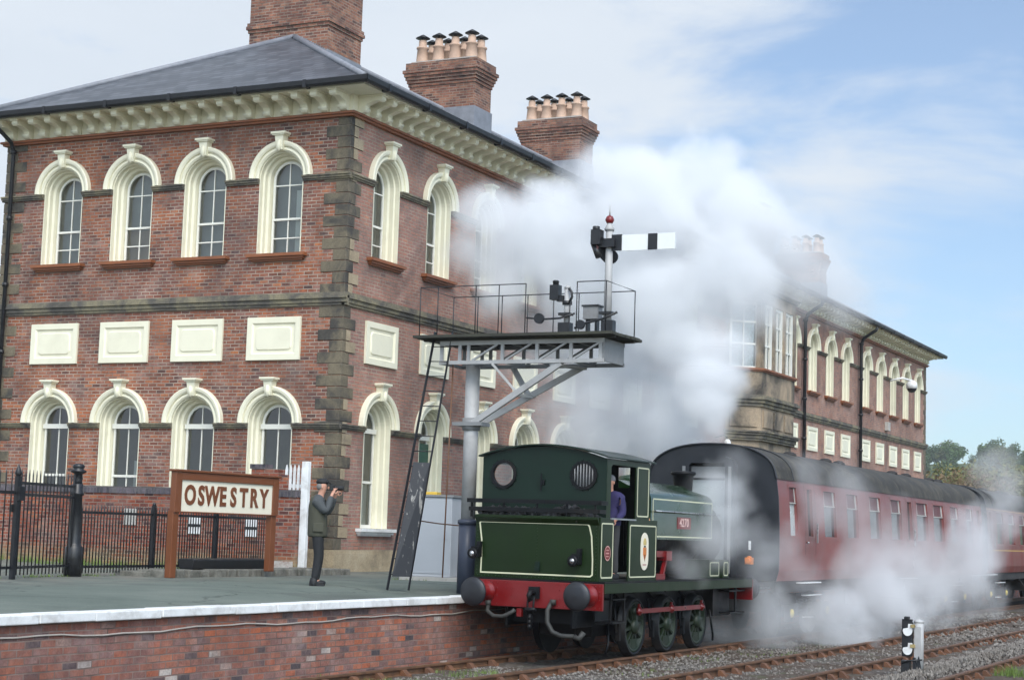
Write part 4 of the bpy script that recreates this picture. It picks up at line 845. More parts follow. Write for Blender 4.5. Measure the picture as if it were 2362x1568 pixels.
# bunker rivets and lamp brackets
q = MB()
for k in range(34): x = xl+.08+k*.062; q.lathe((x, yb0, .30), [(.008, 0), (.0, -.008)], 5, 'y')
for k in range(16): z = .33+k*.055; q.lathe((xl+.06, yb0, z), [(.007, 0), (.0, -.007)], 5, 'y'); q.lathe((xr-.05, yb0, z), [(.007, 0), (.0, -.007)], 5, 'y')
for k in range(14): q.lathe((8.46, yb0, .45+k*.05), [(.006, 0), (.0, -.006)], 5, 'y')
q.build('rivets', M['green'], lo)
lbox('lamp_bracket', M['green_dark'], (8.44, 8.52, -7.70, -7.66, .40, .46), (8.44, 8.52, -7.68, -7.66, .46, .54))
for x, z in ((7.45, .66), (9.16, .60)):
    q = MB(); q.cbox((x, -7.73, z+.0), (.13, .12, .16)); q.lathe((x-.03, -7.79, z-.03), [(.085, 0), (.085, -.03), (.06, -.04)], 16, 'y'); q.cbox((x+.04, -7.72, z+.12), (.07, .07, .08)); l_ = q.build('tail_lamp', M['lblack'], lo)
    q = MB(); q.lathe((x-.03, -7.83, z-.03), [(.042, .0), (.038, -.014), (.0, -.026)], 14, 'y'); q.build('lamp_lens', M['steelb'], l_)
def frame_line(pts, name, y=None, x=None, w=.022, parent=lo, depth=.004):
    """thin painted line as a raised closed frame; pts are (u, z)"""
    n = len(pts); q = MB(); P_ = [Vector(p) for p in pts]; inner = []; outer = []
    for i in range(n):
        a, b, c = P_[i-1], P_[i], P_[(i+1) % n]; d1, d2 = (b-a).normalized(), (c-b).normalized(); nrm_ = Vector((-(d1.y+d2.y), d1.x+d2.x)).normalized(); k = w/2/max(.5, nrm_.dot(Vector((-d1.y, d1.x))))
        inner.append(b+nrm_*k); outer.append(b-nrm_*k)
    def PT(p, d): return (p.x, y-d, p.y) if y is not None else (x+d, p.x, p.y)
    v = [PT(p, depth) for p in outer]+[PT(p, depth) for p in inner]+[PT(p, .0) for p in outer]+[PT(p, .0) for p in inner]; f = []
    for i in range(n):
        j = (i+1) % n; f += [(i, j, j+n, i+n), (2*n+i, i, j, 2*n+j)] and [(i, j, j+n, i+n), (i, 2*n+i, 2*n+j, j), (n+i, n+j, 3*n+j, 3*n+i)]
    q.add(v, f); return q.build(name, M['lining'], parent)
def rrect(u0, u1, z0, z1, c=.03): 
    return [(u0+c, z0), (u1-c, z0), (u1-c*.3, z0+c*.3), (u1, z0+c), (u1, z1-c), (u1-c*.3, z1-c*.3), (u1-c, z1), (u0+c, z1), (u0+c*.3, z1-c*.3), (u0, z1-c), (u0, z0+c), (u0+c*.3, z0+c*.3)]
bl = [(7.50, .345), (9.36, .345), (9.395, .37), (9.395, .60), (9.37, .95), (9.33, 1.10), (9.30, 1.13), (7.48, 1.13), (7.46, 1.11), (7.50, .85), (7.505, .6), (7.50, .37)]
frame_line([(a-.0, b) for a, b in bl], 'lining', y=yb0)
# coal rails and coal
q = MB()
for z, e in ((1.325, .02), (1.455, .05)):
    y_ = yb0-.06-e*.3
    q.box(xl-.06-e, xr-.02+e, y_-.012, y_+.012, z-.032, z+.032); q.box(xr-.02+e-.012, xr-.02+e+.012, y_+.012, -7.46, z-.032, z+.032); q.box(xl-.06-e-.012, xl-.06-e+.012, y_+.012, -7.46, z-.032, z+.032)
q.build('coal_rails', M['lblack'], lo)
for x in (xl-.06, xl+.5, 8.44, 8.95, xr-.08): q = MB(); q.box(x, x+.03, yb0-.05, yb0-.03, 1.2, 1.47); q.build('rail_post', M['lblack'], lo)
q = MB(); random.seed(21)
for _ in range(520):
    x, y = U(xl+.03, xr-.05), U(yb0+.02, -7.44); z = 1.10+.30*(.5+.5*mn.noise((x*2.2, y*3, 5)))+U(-.05, .08); q.blob((x, y, z), U(.03, .075), 1, .3)
cl_ = q.build('coal', M['coal'], lo, fix=False); cl_['kind'] = 'stuff'
# cab
cy0_, cy1_ = -7.44, -5.62
def arcz(x, zt=2.32, zs=2.14): u = (x-(xl+xr)/2)/((xr-xl)/2); return zs+(zt-zs)*(1-u*u)
rear = [(xl, 1.0), (xr, 1.0)]+[(xr-(xr-xl)*i/12, arcz(xr-(xr-xl)*i/12)) for i in range(13)]
def plate_holes(mb, outline, holes, y0, y1):
    """plate in the xz plane with round holes, bridged column by column"""
    xs_ = sorted({xl, xr} | {h[0]+h[2]*math.cos(R(a)) for h in holes for a in range(0, 181, 15)} | {xl+(xr-xl)*i/12 for i in range(13)})
    for a, b in zip(xs_, xs_[1:]):
        m_ = (a+b)/2; segs = [(1.0, 1.0, arcz(a), arcz(b))]
        for hx, hz, r in holes:
            if abs(m_-hx) < r:
                da, db = math.sqrt(max(r*r-(a-hx)**2, 0)), math.sqrt(max(r*r-(b-hx)**2, 0)); out = []
                for (p, q_, s2, t2) in segs: out += [(p, q_, hz-da, hz-db), (hz+da, hz+db, s2, t2)]
                segs = out
        for p, q_, s2, t2 in segs:
            for y in (y0, y1): mb.quad((a, y, p), (b, y, q_), (b, y, t2), (a, y, s2))
SPX = [(7.74, 1.88, .19), (9.12, 1.88, .19)]
q = MB(); plate_holes(q, rear, SPX, cy0_, cy0_+.02); q.build('cab_rear', M['green_dark'], lo)
for i, (x, z, r) in enumerate(SPX):
    q = MB(); o_ = [(x+(r+.035)*math.cos(R(a)), z+(r+.035)*math.sin(R(a))) for a in range(0, 360, 15)]; i_ = [(x+(r-.01)*math.cos(R(a)), z+(r-.01)*math.sin(R(a))) for a in range(0, 360, 15)]
    q.ring(o_, i_, cy0_-.03, cy0_+.03)
    for a in range(0, 360, 24): q.lathe((x+(r+.05)*math.cos(R(a)), cy0_-.0, z+(r+.05)*math.sin(R(a))), [(.01, 0), (.0, -.012)], 5, 'y')
    wn_ = q.build('cab_window', M['lblack'], lo)
    if i == 1:
        q = MB()
        for k in range(-3, 4): hh2 = math.sqrt(r*r-(k*.05)**2); q.tube([(x+k*.05, cy0_-.02, z-hh2), (x+k*.05, cy0_-.02, z+hh2)], .008, 6)
        q.build('window_bars', M['steel'], wn_)
    q = MB(); q.add([(x+r*math.cos(R(a)), cy0_+.01, z+r*math.sin(R(a))) for a in range(0, 360, 15)], [tuple(range(24))]); q.build('pane', M['glass'], wn_, fix=False)
lbox('lamp_iron', M['lblack'], (8.40, 8.46, cy0_-.04, cy0_, 1.72, 1.80), (8.40, 8.42, cy0_-.05, cy0_-.04, 1.62, 1.9))
def side(xa_, xb_, mat=M['green']):
    q = MB()
    q.prism([(-7.43, 1.24), (-7.10, 1.24), (-7.06, 1.20), (-6.45, 1.20), (-6.40, 1.24), (-5.62, 1.24), (-5.62, 2.14), (-5.66, 2.15), (-7.43, 2.15)][:0] or [(-7.43, 1.24), (-7.26, 1.24), (-7.26, 2.02), (-7.20, 2.06), (-7.20, 2.15), (-7.43, 2.15)], xa_, xb_, 'x')
    q.prism([(-7.199, 2.06), (-6.24, 2.06), (-6.24, 2.15), (-7.199, 2.15)], xa_, xb_, 'x')
    q.prism([(-6.239, 1.235), (-5.64, 1.235), (-5.64, 2.15), (-6.239, 2.15)], xa_, xb_, 'x')
    q.prism([(-6.50, .27), (-5.28, .27), (-5.28, 1.234), (-6.50, 1.234)], xa_, xb_, 'x')
    return q.build('cab_side', mat, lo)
side(xs-.02, xs+.0); side(xl, xl+.02)
q = MB(); cf = [(8.44-.25, 1.88, .0)]
for a, b in ((xl+.02, 7.75), (7.75, 7.95), (8.95, 9.15), (9.15, xr-.021)):
    z0_, z1_ = (1.0, 2.2) if a in (xl+.02, 9.15) else (1.0, 1.75)
    q.quad((a, -5.65, z0_), (b, -5.65, z0_), (b, -5.65, z1_), (a, -5.65, z1_))
q.quad((7.95, -5.65, 1.0), (8.95, -5.65, 1.0), (8.95, -5.65, 2.2), (7.95, -5.65, 2.2)); q.quad((7.75, -5.65, 2.08), (7.95, -5.65, 2.08), (7.95, -5.65, 2.2), (7.75, -5.65, 2.2)); q.quad((8.95, -5.65, 2.08), (9.15, -5.65, 2.08), (9.15, -5.65, 2.2), (8.95, -5.65, 2.2))
q.build('cab_front', M['lblack'], lo, fix=False)
q = MB(); rp_ = [(xr+.05-(xr-xl+.10)*i/16) for i in range(17)]
def az2(x): u = (x-(xl+xr)/2)/((xr-xl)/2+.05); return 2.150+.185*(1-u*u)
rp2 = [(x, az2(x)+.022) for x in rp_]+[(x, az2(x)) for x in reversed(rp_)]; q.prism(rp2, -7.52, -5.50, 'y'); q.build('cab_roof', M['green_dark'], lo)
lbox('cab_floor', M['lblack'], (xl+.03, xr-.03, -7.09, -5.3, .268, .30), (xl+.03, xr-.03, -7.12, -7.09, .27, 1.24))
# backhead, pipes and wheel seen through the cab opening
q = MB(); q.box(7.95, 8.95, -5.85, -5.66, .5, 1.55); q.tube([(8.1, -5.9, 1.6), (8.8, -5.9, 1.6)], .03); q.lathe((8.25, -5.95, 1.75), [(.07, -.02), (.07, .02)], 14, 'y'); q.lathe((8.6, -5.95, 1.8), [(.06, -.02), (.06, .02)], 14, 'y'); q.tube([(9.2, -5.9, .5), (9.2, -5.95, 1.5), (9.0, -6.1, 1.7)], .025); q.build('boiler_backhead', M['lblack'], lo)
q = MB(); q.tube([(8.3, -5.95, 1.7), (8.9, -5.95, 1.52), (9.1, -5.9, 1.4)], .015); q.build('brass_pipe', M['copper'], lo)
lbox('handrail', M['steelb'], (xr, xr+.02, -7.26, -6.24, 1.215, 1.24))
frame_line(rrect(-7.58, -7.14, .33, 1.15), 'lining', x=xs); frame_line(rrect(-6.44, -5.33, .33, 1.14), 'lining', x=xs); frame_line(rrect(-6.17, -5.70, 1.29, 2.06, .02), 'lining', x=xs)
# crest on a cream oval: coloured shield without lettering
ocz, ocy = .735, -5.82
def rounded(cy_, cz_, hw, hh_, n=8): 
    out = []
    for cx_, cz2, a0 in ((cy_, cz_+hh_-hw, 0), (cy_, cz_-hh_+hw, 180)):
        out += [(cx_+hw*math.cos(R(a0+180*k/n)), cz2+hw*math.sin(R(a0+180*k/n))) for k in range(n+1)]
    return out
q = MB(); q.prism(rounded(ocy, ocz, .165, .30), xs, xs+.006, 'x'); crest = q.build('crest', M['sign_cream'], lo)
q = MB(); q.prism([(ocy-.07, ocz+.06), (ocy+.07, ocz+.06), (ocy+.07, ocz-.05), (ocy, ocz-.15), (ocy-.07, ocz-.05)], xs+.0065, xs+.009, 'x'); q.build('shield', paint('crest_orange', (.62,.20,.04), .5), crest)
q = MB(); q.prism([(ocy-.02, ocz-.05), (ocy+.02, ocz-.05), (ocy, ocz-.17)], xs+.0095, xs+.011, 'x'); q.prism([(ocy-.05, ocz+.065), (ocy+.05, ocz+.065), (ocy+.03, ocz+.09), (ocy-.03, ocz+.09)], xs+.0065, xs+.009, 'x'); q.build('crest_mark', M['lblack'], crest)
q = MB(); q.prism([(ocy-.06, ocz+.10), (ocy+.06, ocz+.10), (ocy+.07, ocz+.15), (ocy+.03, ocz+.21), (ocy-.03, ocz+.21), (ocy-.07, ocz+.15)], xs+.0065, xs+.009, 'x'); q.build('crown', paint('crest_gold', (.55,.42,.16), .5), crest)
q = MB(); q.prism([(ocy-.08, ocz-.20), (ocy+.08, ocz-.20), (ocy+.07, ocz-.225), (ocy-.07, ocz-.225)], xs+.0065, xs+.009, 'x'); q.build('ribbon', paint('crest_pink', (.50,.30,.26), .5), crest)
q = MB(); oc = [(-7.36+.11*math.cos(R(a)), .70+.105*math.sin(R(a))) for a in range(0, 360, 20)]; q.prism(oc, xs, xs+.008, 'x'); pl_ = q.build('works_plate', M['red'], lo)
q = MB(); oc2 = [(-7.36+.12*math.cos(R(a)), .70+.115*math.sin(R(a))) for a in range(0, 360, 20)]; oc3 = [(-7.36+.103*math.cos(R(a)), .70+.098*math.sin(R(a))) for a in range(0, 360, 20)]
v = [(xs+.012, *p) for p in oc2]+[(xs+.012, *p) for p in oc3]; q.add(v, [(i, (i+1) % 18, (i+1) % 18+18, i+18) for i in range(18)]); q.box(xs+.009, xs+.011, -7.42, -7.30, .69, .71); q.box(xs+.009, xs+.011, -7.41, -7.31, .74, .755); q.box(xs+.009, xs+.011, -7.41, -7.31, .645, .66); q.build('plate_rim', paint('plate_pink', (.55,.30,.27), .4), pl_)
# saddle tank: flat sides, rounded top
tw = .84; ty0, ty1 = -5.02, -1.98
tp = [(LC+tw, .93), (LC+tw, 1.60)]+[(LC+.55+.29*math.cos(R(a)), 1.60+.17*math.sin(R(a))) for a in (20, 40, 60)]+[(LC+.42, 1.82), (LC+.25, 1.90), (LC, 1.93)]
tp = tp+[(2*LC-x, z) for x, z in reversed(tp[:-1])]
q = MB(); n_ = len(tp); q.add([(x, ty0, z) for x, z in tp]+[(x, ty1, z) for x, z in tp], [(i, i+1, i+1+n_, i+n_) for i in range(n_-1)], True); q.add([(x, ty0, z) for x, z in tp], [tuple(range(n_))]); q.add([(x, ty1, z) for x, z in tp], [tuple(range(n_))]); q.quad((LC+tw, ty0, .93), (LC+tw, ty1, .93), (LC-tw, ty1, .93), (LC-tw, ty0, .93))
tank = q.build('saddle_tank', M['tankgreen'], lo)
frame_line(rrect(ty0+.10, ty1-.03, .98, 1.60, .02), 'lining', x=LC+tw, parent=tank)
q = MB(); q.tube([(LC+tw+.05, ty0+.08, 1.40), (LC+tw+.05, ty1+.25, 1.40)], .014, 8)
for y in (-4.9, -3.9, -2.9, -1.8): q.tube([(LC+tw, y, 1.40), (LC+tw+.05, y, 1.40)], .012, 6)
q.build('handrail', M['steelb'], tank)
q = MB(); q.lathe((LC, -3.9, 1.90), [(.22, 0), (.20, .10), (.0, .14)], 18); q.build('filler_lid', M['tankgreen'], tank)
q = MB(); q.box(LC+tw+.0, LC+tw+.008, -3.78, -3.12, 1.12, 1.32); npt = q.build('number_plate', M['red'], tank)
Mx = Matrix(((0, 0, 1, LC+tw+.0085), (1, 0, 0, -3.45), (0, 1, 0, 1.222), (0, 0, 0, 1)))
text_mesh('4270', .20, .002, .003, paint('plate_letter', (.75,.55,.50), .4), 'number', Mx, npt, 1.05, 1.1)
# boiler, smokebox, chimney
q = MB(); q.lathe((LC, -5.6, .95), [(.60, 0), (.60, 3.6)], 28, 'y'); q.build('boiler', M['lblack'], lo)
q = MB(); q.lathe((LC, -1.98, 1.02), [(.70, 0), (.70, .98), (.66, 1.0), (.5, 1.06), (.0, 1.08)], 28, 'y'); q.box(LC-.5, LC+.5, -1.95, -1.15, .27, .9); q.build('smokebox', M['lblack'], lo)
q = MB(); q.lathe((LC, -1.28, 1.60), [(.30, 0), (.20, .12), (.17, .2), (.19, .52), (.24, .55), (.23, .60), (.15, .61)], 20); q.build('chimney', M['lblack'], lo)
q = MB(); q.tube([(9.30, -5.22, 1.30), (9.33, -5.06, 1.05), (9.33, -5.0, .95)], .028, 10); q.build('copper_pipe', M['copper'], lo)
# sand boxes near the front
for (y0_, y1_, x1_) in ((-2.72, -2.16, 9.50), (-1.98, -1.66, 9.50)):
    q = MB(); q.box(9.05, x1_, y0_, y1_, .27, .60); sb_ = q.build('sand_box', M['green'], lo, bevel=.01); frame_line(rrect(y0_+.05, y1_-.05, .32, .55, .03), 'lining', x=x1_, parent=sb_, w=.02)
# motion behind the cab
q = MB(); q.box(9.22, 9.32, -5.2, -4.35, .64, .74); q.box(9.18, 9.36, -4.45, -4.2, .58, .74); q.box(9.18, 9.36, -5.25, -5.05, .58, .76); q.bar((9.3, -5.0, .60), (9.3, -4.85, .27), .06); q.bar((9.3, -4.35, .60), (9.3, -4.55, .27), .06); q.box(9.2, 9.34, -4.95, -4.45, .27, .36); q.build('motion_bracket', M['red'], lo)
q = MB(); q.tube([(9.12, -4.85, .95), (9.14, -4.7, .80), (9.14, -4.65, .5)], .025); q.lathe((9.14, -4.55, .35), [(.03, 0), (.035, .1), (.02, .14)], 10); q.tube([(9.2, -5.1, .55), (9.2, -4.9, .85), (9.05, -4.8, 1.0)], .03); q.build('injector', M['steelb'], lo)
# wheels
def loco_wheel(x, y, side, ang=0):
    zc, r = -.475, .465
    q = MB(); sx_ = side
    q.lathe((x, y, zc), [(r+.03, -.065*sx_), (r+.03, -.045*sx_), (r, -.035*sx_), (r-.005, .06*sx_), (r-.05, .065*sx_), (r-.055, -.05*sx_)], 40, 'x'); w_ = q.build('wheel', M['lblack'], lo)
    q = MB(); q.lathe((x, y, zc), [(r-.055, -.04*sx_), (r-.055, .052*sx_), (r-.10, .055*sx_), (r-.10, -.04*sx_)], 40, 'x'); q.build('rim', M['wheelgreen'], w_)
    q = MB()
    for k in range(10):
        a = R(36*k+ang+8); p0 = Vector((x+.02*sx_, y+.07*math.cos(a), zc+.07*math.sin(a))); p1 = Vector((x+.015*sx_, y+(r-.09)*math.cos(a), zc+(r-.09)*math.sin(a))); q.bar(p0, p1, .04, .045)
    q.build('spokes', M['wheelgreen'], w_)
    q = MB(); q.lathe((x, y, zc), [(.12, -.05*sx_), (.12, .08*sx_), (.085, .10*sx_), (.0, .10*sx_)], 20, 'x'); a = R(ang+90); q.lathe((x, y+.25*math.cos(a), zc+.25*math.sin(a)), [(.075, -.03*sx_), (.075, .09*sx_)], 16, 'x'); q.bar((x+.03*sx_, y, zc), (x+.03*sx_, y+.25*math.cos(a), zc+.25*math.sin(a)), .13, .09)
    q.prism([(y-.2, zc-.36), (y+.2, zc-.36), (y+.12, zc-.20), (y-.12, zc-.20)], x-.02, x+.035, 'x') ; q.build('hub', M['wheelgreen'], w_)
for y in (-5.66, -4.20, -2.72): loco_wheel(9.245, y, 1); loco_wheel(7.755, y, -1)
q = MB(); q.bar((9.37, -5.66, -.225), (9.37, -2.72, -.225), .035, .075)
for y in (-5.66, -4.20, -2.72): q.lathe((9.345, y, -.225), [(.07, 0), (.07, .05), (.03, .06), (.03, .08)], 14, 'x'); q.box(9.35, 9.385, y-.02, y+.02, -.17, -.11)
q.build('coupling_rod', M['red'], lo)
q = MB()
for y in (-5.66, -4.20, -2.72):
    for k in range(5): q.box(9.07, 9.13, y-.38+.05*k, y+.38-.05*k, .02-.022*k, .04-.022*k)
    q.tube([(9.1, y-.38, .0), (9.1, y-.40, .12)], .012, 6); q.tube([(9.1, y+.38, .0), (9.1, y+.40, .12)], .012, 6)
q.build('leaf_springs', M['lblack'], lo)
for y in (-6.3, -4.85, -3.4): q = MB(); q.tube([(9.2, y, -.05), (9.22, y+.03, -.5), (9.22, y+.12, -.62)], .022, 6); q.box(9.2, 9.27, y+.07, y+.14, -.68, -.40); q.build('brake_gear', M['lblack'], lo)
q = MB(); q.tube([(9.2, -6.56, -.36), (9.3, -6.75, -.70), (9.27, -6.78, -.86)], .02, 6); q.box(9.2, 9.5, -7.08, -6.55, -.38, -.35); q.box(9.2, 9.5, -7.08, -6.55, -.02, .0); q.box(9.45, 9.48, -7.10, -7.07, -.38, .12); q.box(9.45, 9.48, -6.56, -6.53, -.38, .12); q.box(9.18, 9.21, -7.08, -6.55, -.4, .12); q.build('cab_step', M['lblack'], lo)
q = MB(); q.box(9.1, 9.5, -1.55, -.72, -.38, -.35); q.box(9.45, 9.48, -1.2, -1.14, -.38, .12); q.box(9.1, 9.5, -1.6, -.7, .02, .05); q.tube([(9.3, -2.1, -.3), (9.3, -1.9, -.75), (9.27, -1.82, -.85)], .02, 6); q.build('front_step_and_irons', M['lblack'], lo)
q = MB(); q.box(LC+.2, LC+.85, -1.9, -1.0, -.42, .1); q.build('cylinder', M['lblack'], lo)
# buffers, hook, hoses
for yb_, d in ((-7.76, -1), (-.61, 1)):
    for x in (7.66, 9.39):
        q = MB(); q.lathe((x, yb_, .06), [(.16, 0), (.16, .03*d), (.115, .05*d), (.095, .26*d), (.105, .27*d)], 24, 'y'); bf = q.build('buffer', M['red'], lo)
        q = MB(); q.lathe((x, yb_, .06), [(.06, .25*d), (.06, .42*d), (.205, .425*d), (.22, .445*d), (.205, .47*d), (.12, .49*d), (.0, .497*d)], 32, 'y'); q.build('buffer_head', M['buffer'], bf)
q = MB(); q.box(8.40, 8.58, -7.80, -7.76, -.02, .16); q.tube([(8.49, -7.78, .06), (8.49, -7.92, .08), (8.49, -7.98, .03), (8.49, -7.93, -.04), (8.49, -7.86, -.03)], [.04, .04, .035, .03, .02], 10); q.tube([(8.44, -7.88, .02), (8.44, -7.90, -.12), (8.44, -7.90, -.25)], .016, 8); q.tube([(8.54, -7.88, .02), (8.54, -7.90, -.12), (8.54, -7.90, -.25)], .016, 8); q.tube([(8.40, -7.90, -.18), (8.58, -7.90, -.18)], .03, 8)
for k in range(3): q.lathe((8.49, -7.90, -.30-.07*k), [(.04, -.03), (.055, 0), (.04, .03)], 10, 'x')
q.build('coupling_hook', M['lblack'], lo)
hose = paint('rubber_hose', (.035,.035,.032), .6, .2, 20, bmp=.4)
q = MB(); q.tube([(7.72, -7.80, -.15), (7.74, -7.86, -.24), (7.86, -7.88, -.31), (8.02, -7.88, -.31), (8.16, -7.86, -.24), (8.20, -7.84, -.20)], .032, 12); q.lathe((7.72, -7.80, -.16), [(.04, 0), (.045, .08)], 10); q.build('steam_hose', hose, lo)
q = MB(); q.tube([(8.80, -7.80, -.06), (8.76, -7.86, -.18), (8.77, -7.88, -.36), (8.86, -7.88, -.50), (9.0, -7.88, -.55), (9.22, -7.88, -.55)], .036, 12); q.lathe((8.82, -7.80, -.10), [(.05, 0), (.05, .08)], 10); q.tube([(9.22, -7.88, -.55), (9.30, -7.87, -.58), (9.36, -7.84, -.48)], .045, 10); q.build('vacuum_hose', hose, lo)
q = MB(); q.tube([(9.24, -7.9, .0), (9.26, -7.9, -.35), (9.24, -7.9, -.55)], .006, 5); q.build('chain', M['lblack'], lo)
q = MB(); q.box(8.22, 8.30, -7.82, -7.76, -.30, -.18); q.build('red_cap', M['red'], lo)

# ------------------------------------------------------------------ carriages
M['maroon'] = paint('maroon', (.19,.036,.030), .42, .15, 1.2, (.15,.075,.065), .75, coat=.1, bmp=.05, dscale=1.4)
M['croof'] = paint('carriage_roof', (.040,.037,.032), .8, .35, 1.5, (.115,.10,.075), .8, bmp=.3, dscale=2.2)
M['cend'] = paint('carriage_end', (.014,.016,.021), .42, .25, 2, (.05,.05,.05), .3)
M['under'] = paint('underframe', (.022,.02,.02), .7, .3, 4, (.06,.05,.04), .5)
M['yellow'] = paint('yellow_axlebox', (.62,.48,.06), .5, .1, 4)
M['frosted'] = paint('frosted_glass', (.42,.46,.46), .25, .06, 2, bmp=0)
M['cgl'] = paint('dark_carriage_glass', (.022,.026,.028), .06, .2, 2, (.10,.09,.08), .3, bmp=0)
M['vent'] = paint('ventilator_frost', (.38,.36,.33), .5, .2, 6)
M['seatred'] = paint('interior_red', (.10,.02,.02), .5, .2, 4)
CX = 8.5; cw = 1.38
def cprof(n=14):
    a = [(CX+cw-.06, .20), (CX+cw-.005, .40), (CX+cw, .75), (CX+cw-.004, 1.3), (CX+cw-.03, 1.8), (CX+cw-.075, 2.16)]
    return a
def rprof():
    a0 = CX+cw-.075; pts = [(a0+.025, 2.15), (a0+.005, 2.22)]
    for k in range(1, 13):
        t_ = math.pi/2*k/12; pts.append((CX+(cw-.08)*math.cos(t_)**.85 if k < 12 else CX, 2.22+.60*math.sin(t_)**.95))
    return pts
def carriage(yn, length, label, detailed, wins_, doors, lining=False):
    y0, y1 = yn, yn+length
    c = thing('railway_carriage', (CX, (y0+y1)/2, -.95), label, 'carriage', 'maroon carriages behind the locomotive')
    pr = cprof(); n = len(pr); q = MB()
    # side skin with window openings (window band between z 1.04 and 2.06)
    def skin(sgn):
        def X(z):
            for (xa_, za), (xb_, zb_) in zip(pr, pr[1:]):
                if za <= z <= zb_: return xa_+(xb_-xa_)*(z-za)/(zb_-za)
            return pr[-1][0] if z > 1 else pr[0][0]
        zs_ = [.20, .40, .75, 1.04, 1.3, 1.8, 2.05, 2.16]
        cuts = sorted({y0, y1} | {v_ for w_ in wins_ for v_ in (w_[0], w_[1])})
        for a, b in zip(cuts, cuts[1:]):
            hole = any(w_[0]-1e-6 <= a and b <= w_[1]+1e-6 for w_ in wins_)
            for z0, z1 in zip(zs_, zs_[1:]):
                if hole and z0 >= 1.03 and z1 <= 2.06: continue
                f = lambda x: x if sgn > 0 else 2*CX-x
                q.add([(f(X(z0)), a, z0), (f(X(z0)), b, z0), (f(X(z1)), b, z1), (f(X(z1)), a, z1)], [(0, 1, 2, 3)])
        return X
    X = skin(1); q.build('body_side', M['maroon'], c); q = MB(); skin(-1); q.build('body_side', M['maroon'], c)
    rp3 = rprof(); rp3 = rp3+[(2*CX-x, z) for x, z in reversed(rp3[:-1])]; q = MB(); m_ = len(rp3)
    q.add([(x, y0-.03, z) for x, z in rp3]+[(x, y1+.03, z) for x, z in rp3], [(i, i+1, i+1+m_, i+m_) for i in range(m_-1)], True)
    rib = y0+1.9
    q.build('roof', M['croof'], c)
    q = MB(); sc = 1.012
    yy = y0+2.4
    while yy < y1-.4:
        q.add([(CX+(x-CX)*sc, yy, 2.2+(z-2.2)*sc+.004) for x, z in rp3]+[(CX+(x-CX)*sc, yy+.03, 2.2+(z-2.2)*sc+.004) for x, z in rp3], [(i, i+1, i+1+m_, i+m_) for i in range(m_-1)]); yy += 2.5
    q.build('roof_strap', M['croof'], c)
    # ends
    for ye, d in ((y0, -1), (y1, 1)):
        ed = [(x, z) for x, z in reversed(pr)]; full = pr[:]+rp3[1:-1]+[(2*CX-x, z) for x, z in reversed(pr)]
        q = MB(); q.prism(full, ye-.0, ye+.03*d, 'y'); q.build('carriage_end', M['cend'], c)
    q = MB(); q.tube([(CX+(x-CX)*.992, y0-.055, 2.2+(z-2.2)*.99) for x, z in rp3[::1]], .02, 6, False); q.tube([(CX+(x-CX)*1.0+.005, y0+1.0, z+.012) for x, z in rp3], .016, 6, False); q.build('end_rail', M['cend'], c)
    # gangway
    q = MB(); gx0, gx1 = 7.97, 9.03
    q.box(gx0, gx0+.16, y0-.32, y0-.03, .30, 2.38); q.box(gx1-.16, gx1, y0-.32, y0-.03, .30, 2.38)
    ap = [(gx0, 2.38), (gx0+.05, 2.50), (gx0+.2, 2.56), (gx1-.2, 2.56), (gx1-.05, 2.50), (gx1, 2.38), (gx1-.16, 2.38), (gx1-.2, 2.42), (gx0+.2, 2.42), (gx0+.16, 2.38)]
    q.prism(ap, y0-.32, y0-.03, 'y'); q.box(gx0, gx1, y0-.32, y0-.03, .22, .30); q.build('gangway', M['cend'], c)
    q = MB(); q.box(gx0+.03, gx0+.09, y0-.345, y0-.325, .32, 2.36); q.box(gx1-.09, gx1-.03, y0-.345, y0-.325, .32, 2.36); q.build('gangway_faceplate', M['steel'], c)
    q = MB(); q.box(gx0+.165, gx1-.165, y0-.12, y0-.08, .32, 2.10); q.build('gangway_door', M['frosted'], c)
    q = MB(); q.box(gx0+.165, gx1-.165, y0-.20, y0-.17, 2.14, 2.36); q.build('destination_panel', M['steel'], c)
    for x in (7.62, 9.38):
        q = MB(); q.lathe((x, y0-.03, .05), [(.12, 0), (.08, -.05), (.07, -.3), (.0, -.3)], 16, 'y'); b_ = q.build('buffer', M['under'], c); q = MB(); q.lathe((x, y0-.03, .05), [(.04, -.28), (.20, -.34), (.20, -.37), (.0, -.38)], 20, 'y'); q.build('buffer_head', M['buffer'], b_)
    # windows
    for w_ in wins_:
        a, b, kind = w_; q = MB(); x_ = X(1.5)-.03
        o = [(a-.03, 1.02), (b+.03, 1.02), (b+.03, 2.08), (a-.03, 2.08)]; i = [(a+.03, 1.08), (b-.03, 1.08), (b-.03, 2.02), (a+.03, 2.02)]
        def XP(y, z, d): return (X(z)+d, y, z)
        v = [XP(*p, .008) for p in o]+[XP(*p, .008) for p in i]+[XP(*p, -.05) for p in i]; q.add(v, [(k, (k+1) % 4, (k+1) % 4+4, k+4) for k in range(4)]+[(k+4, (k+1) % 4+4, (k+1) % 4+8, k+8) for k in range(4)])
        wd = q.build('window', M['maroon'], c)
        q = MB(); q.quad(XP(a+.02, 1.06, -.045), XP(b-.02, 1.06, -.045), XP(b-.02, 2.04, -.045), XP(a+.02, 2.04, -.045)); q.build('pane', M['frosted'] if kind == 'f' else M['cgl'], wd, fix=False)
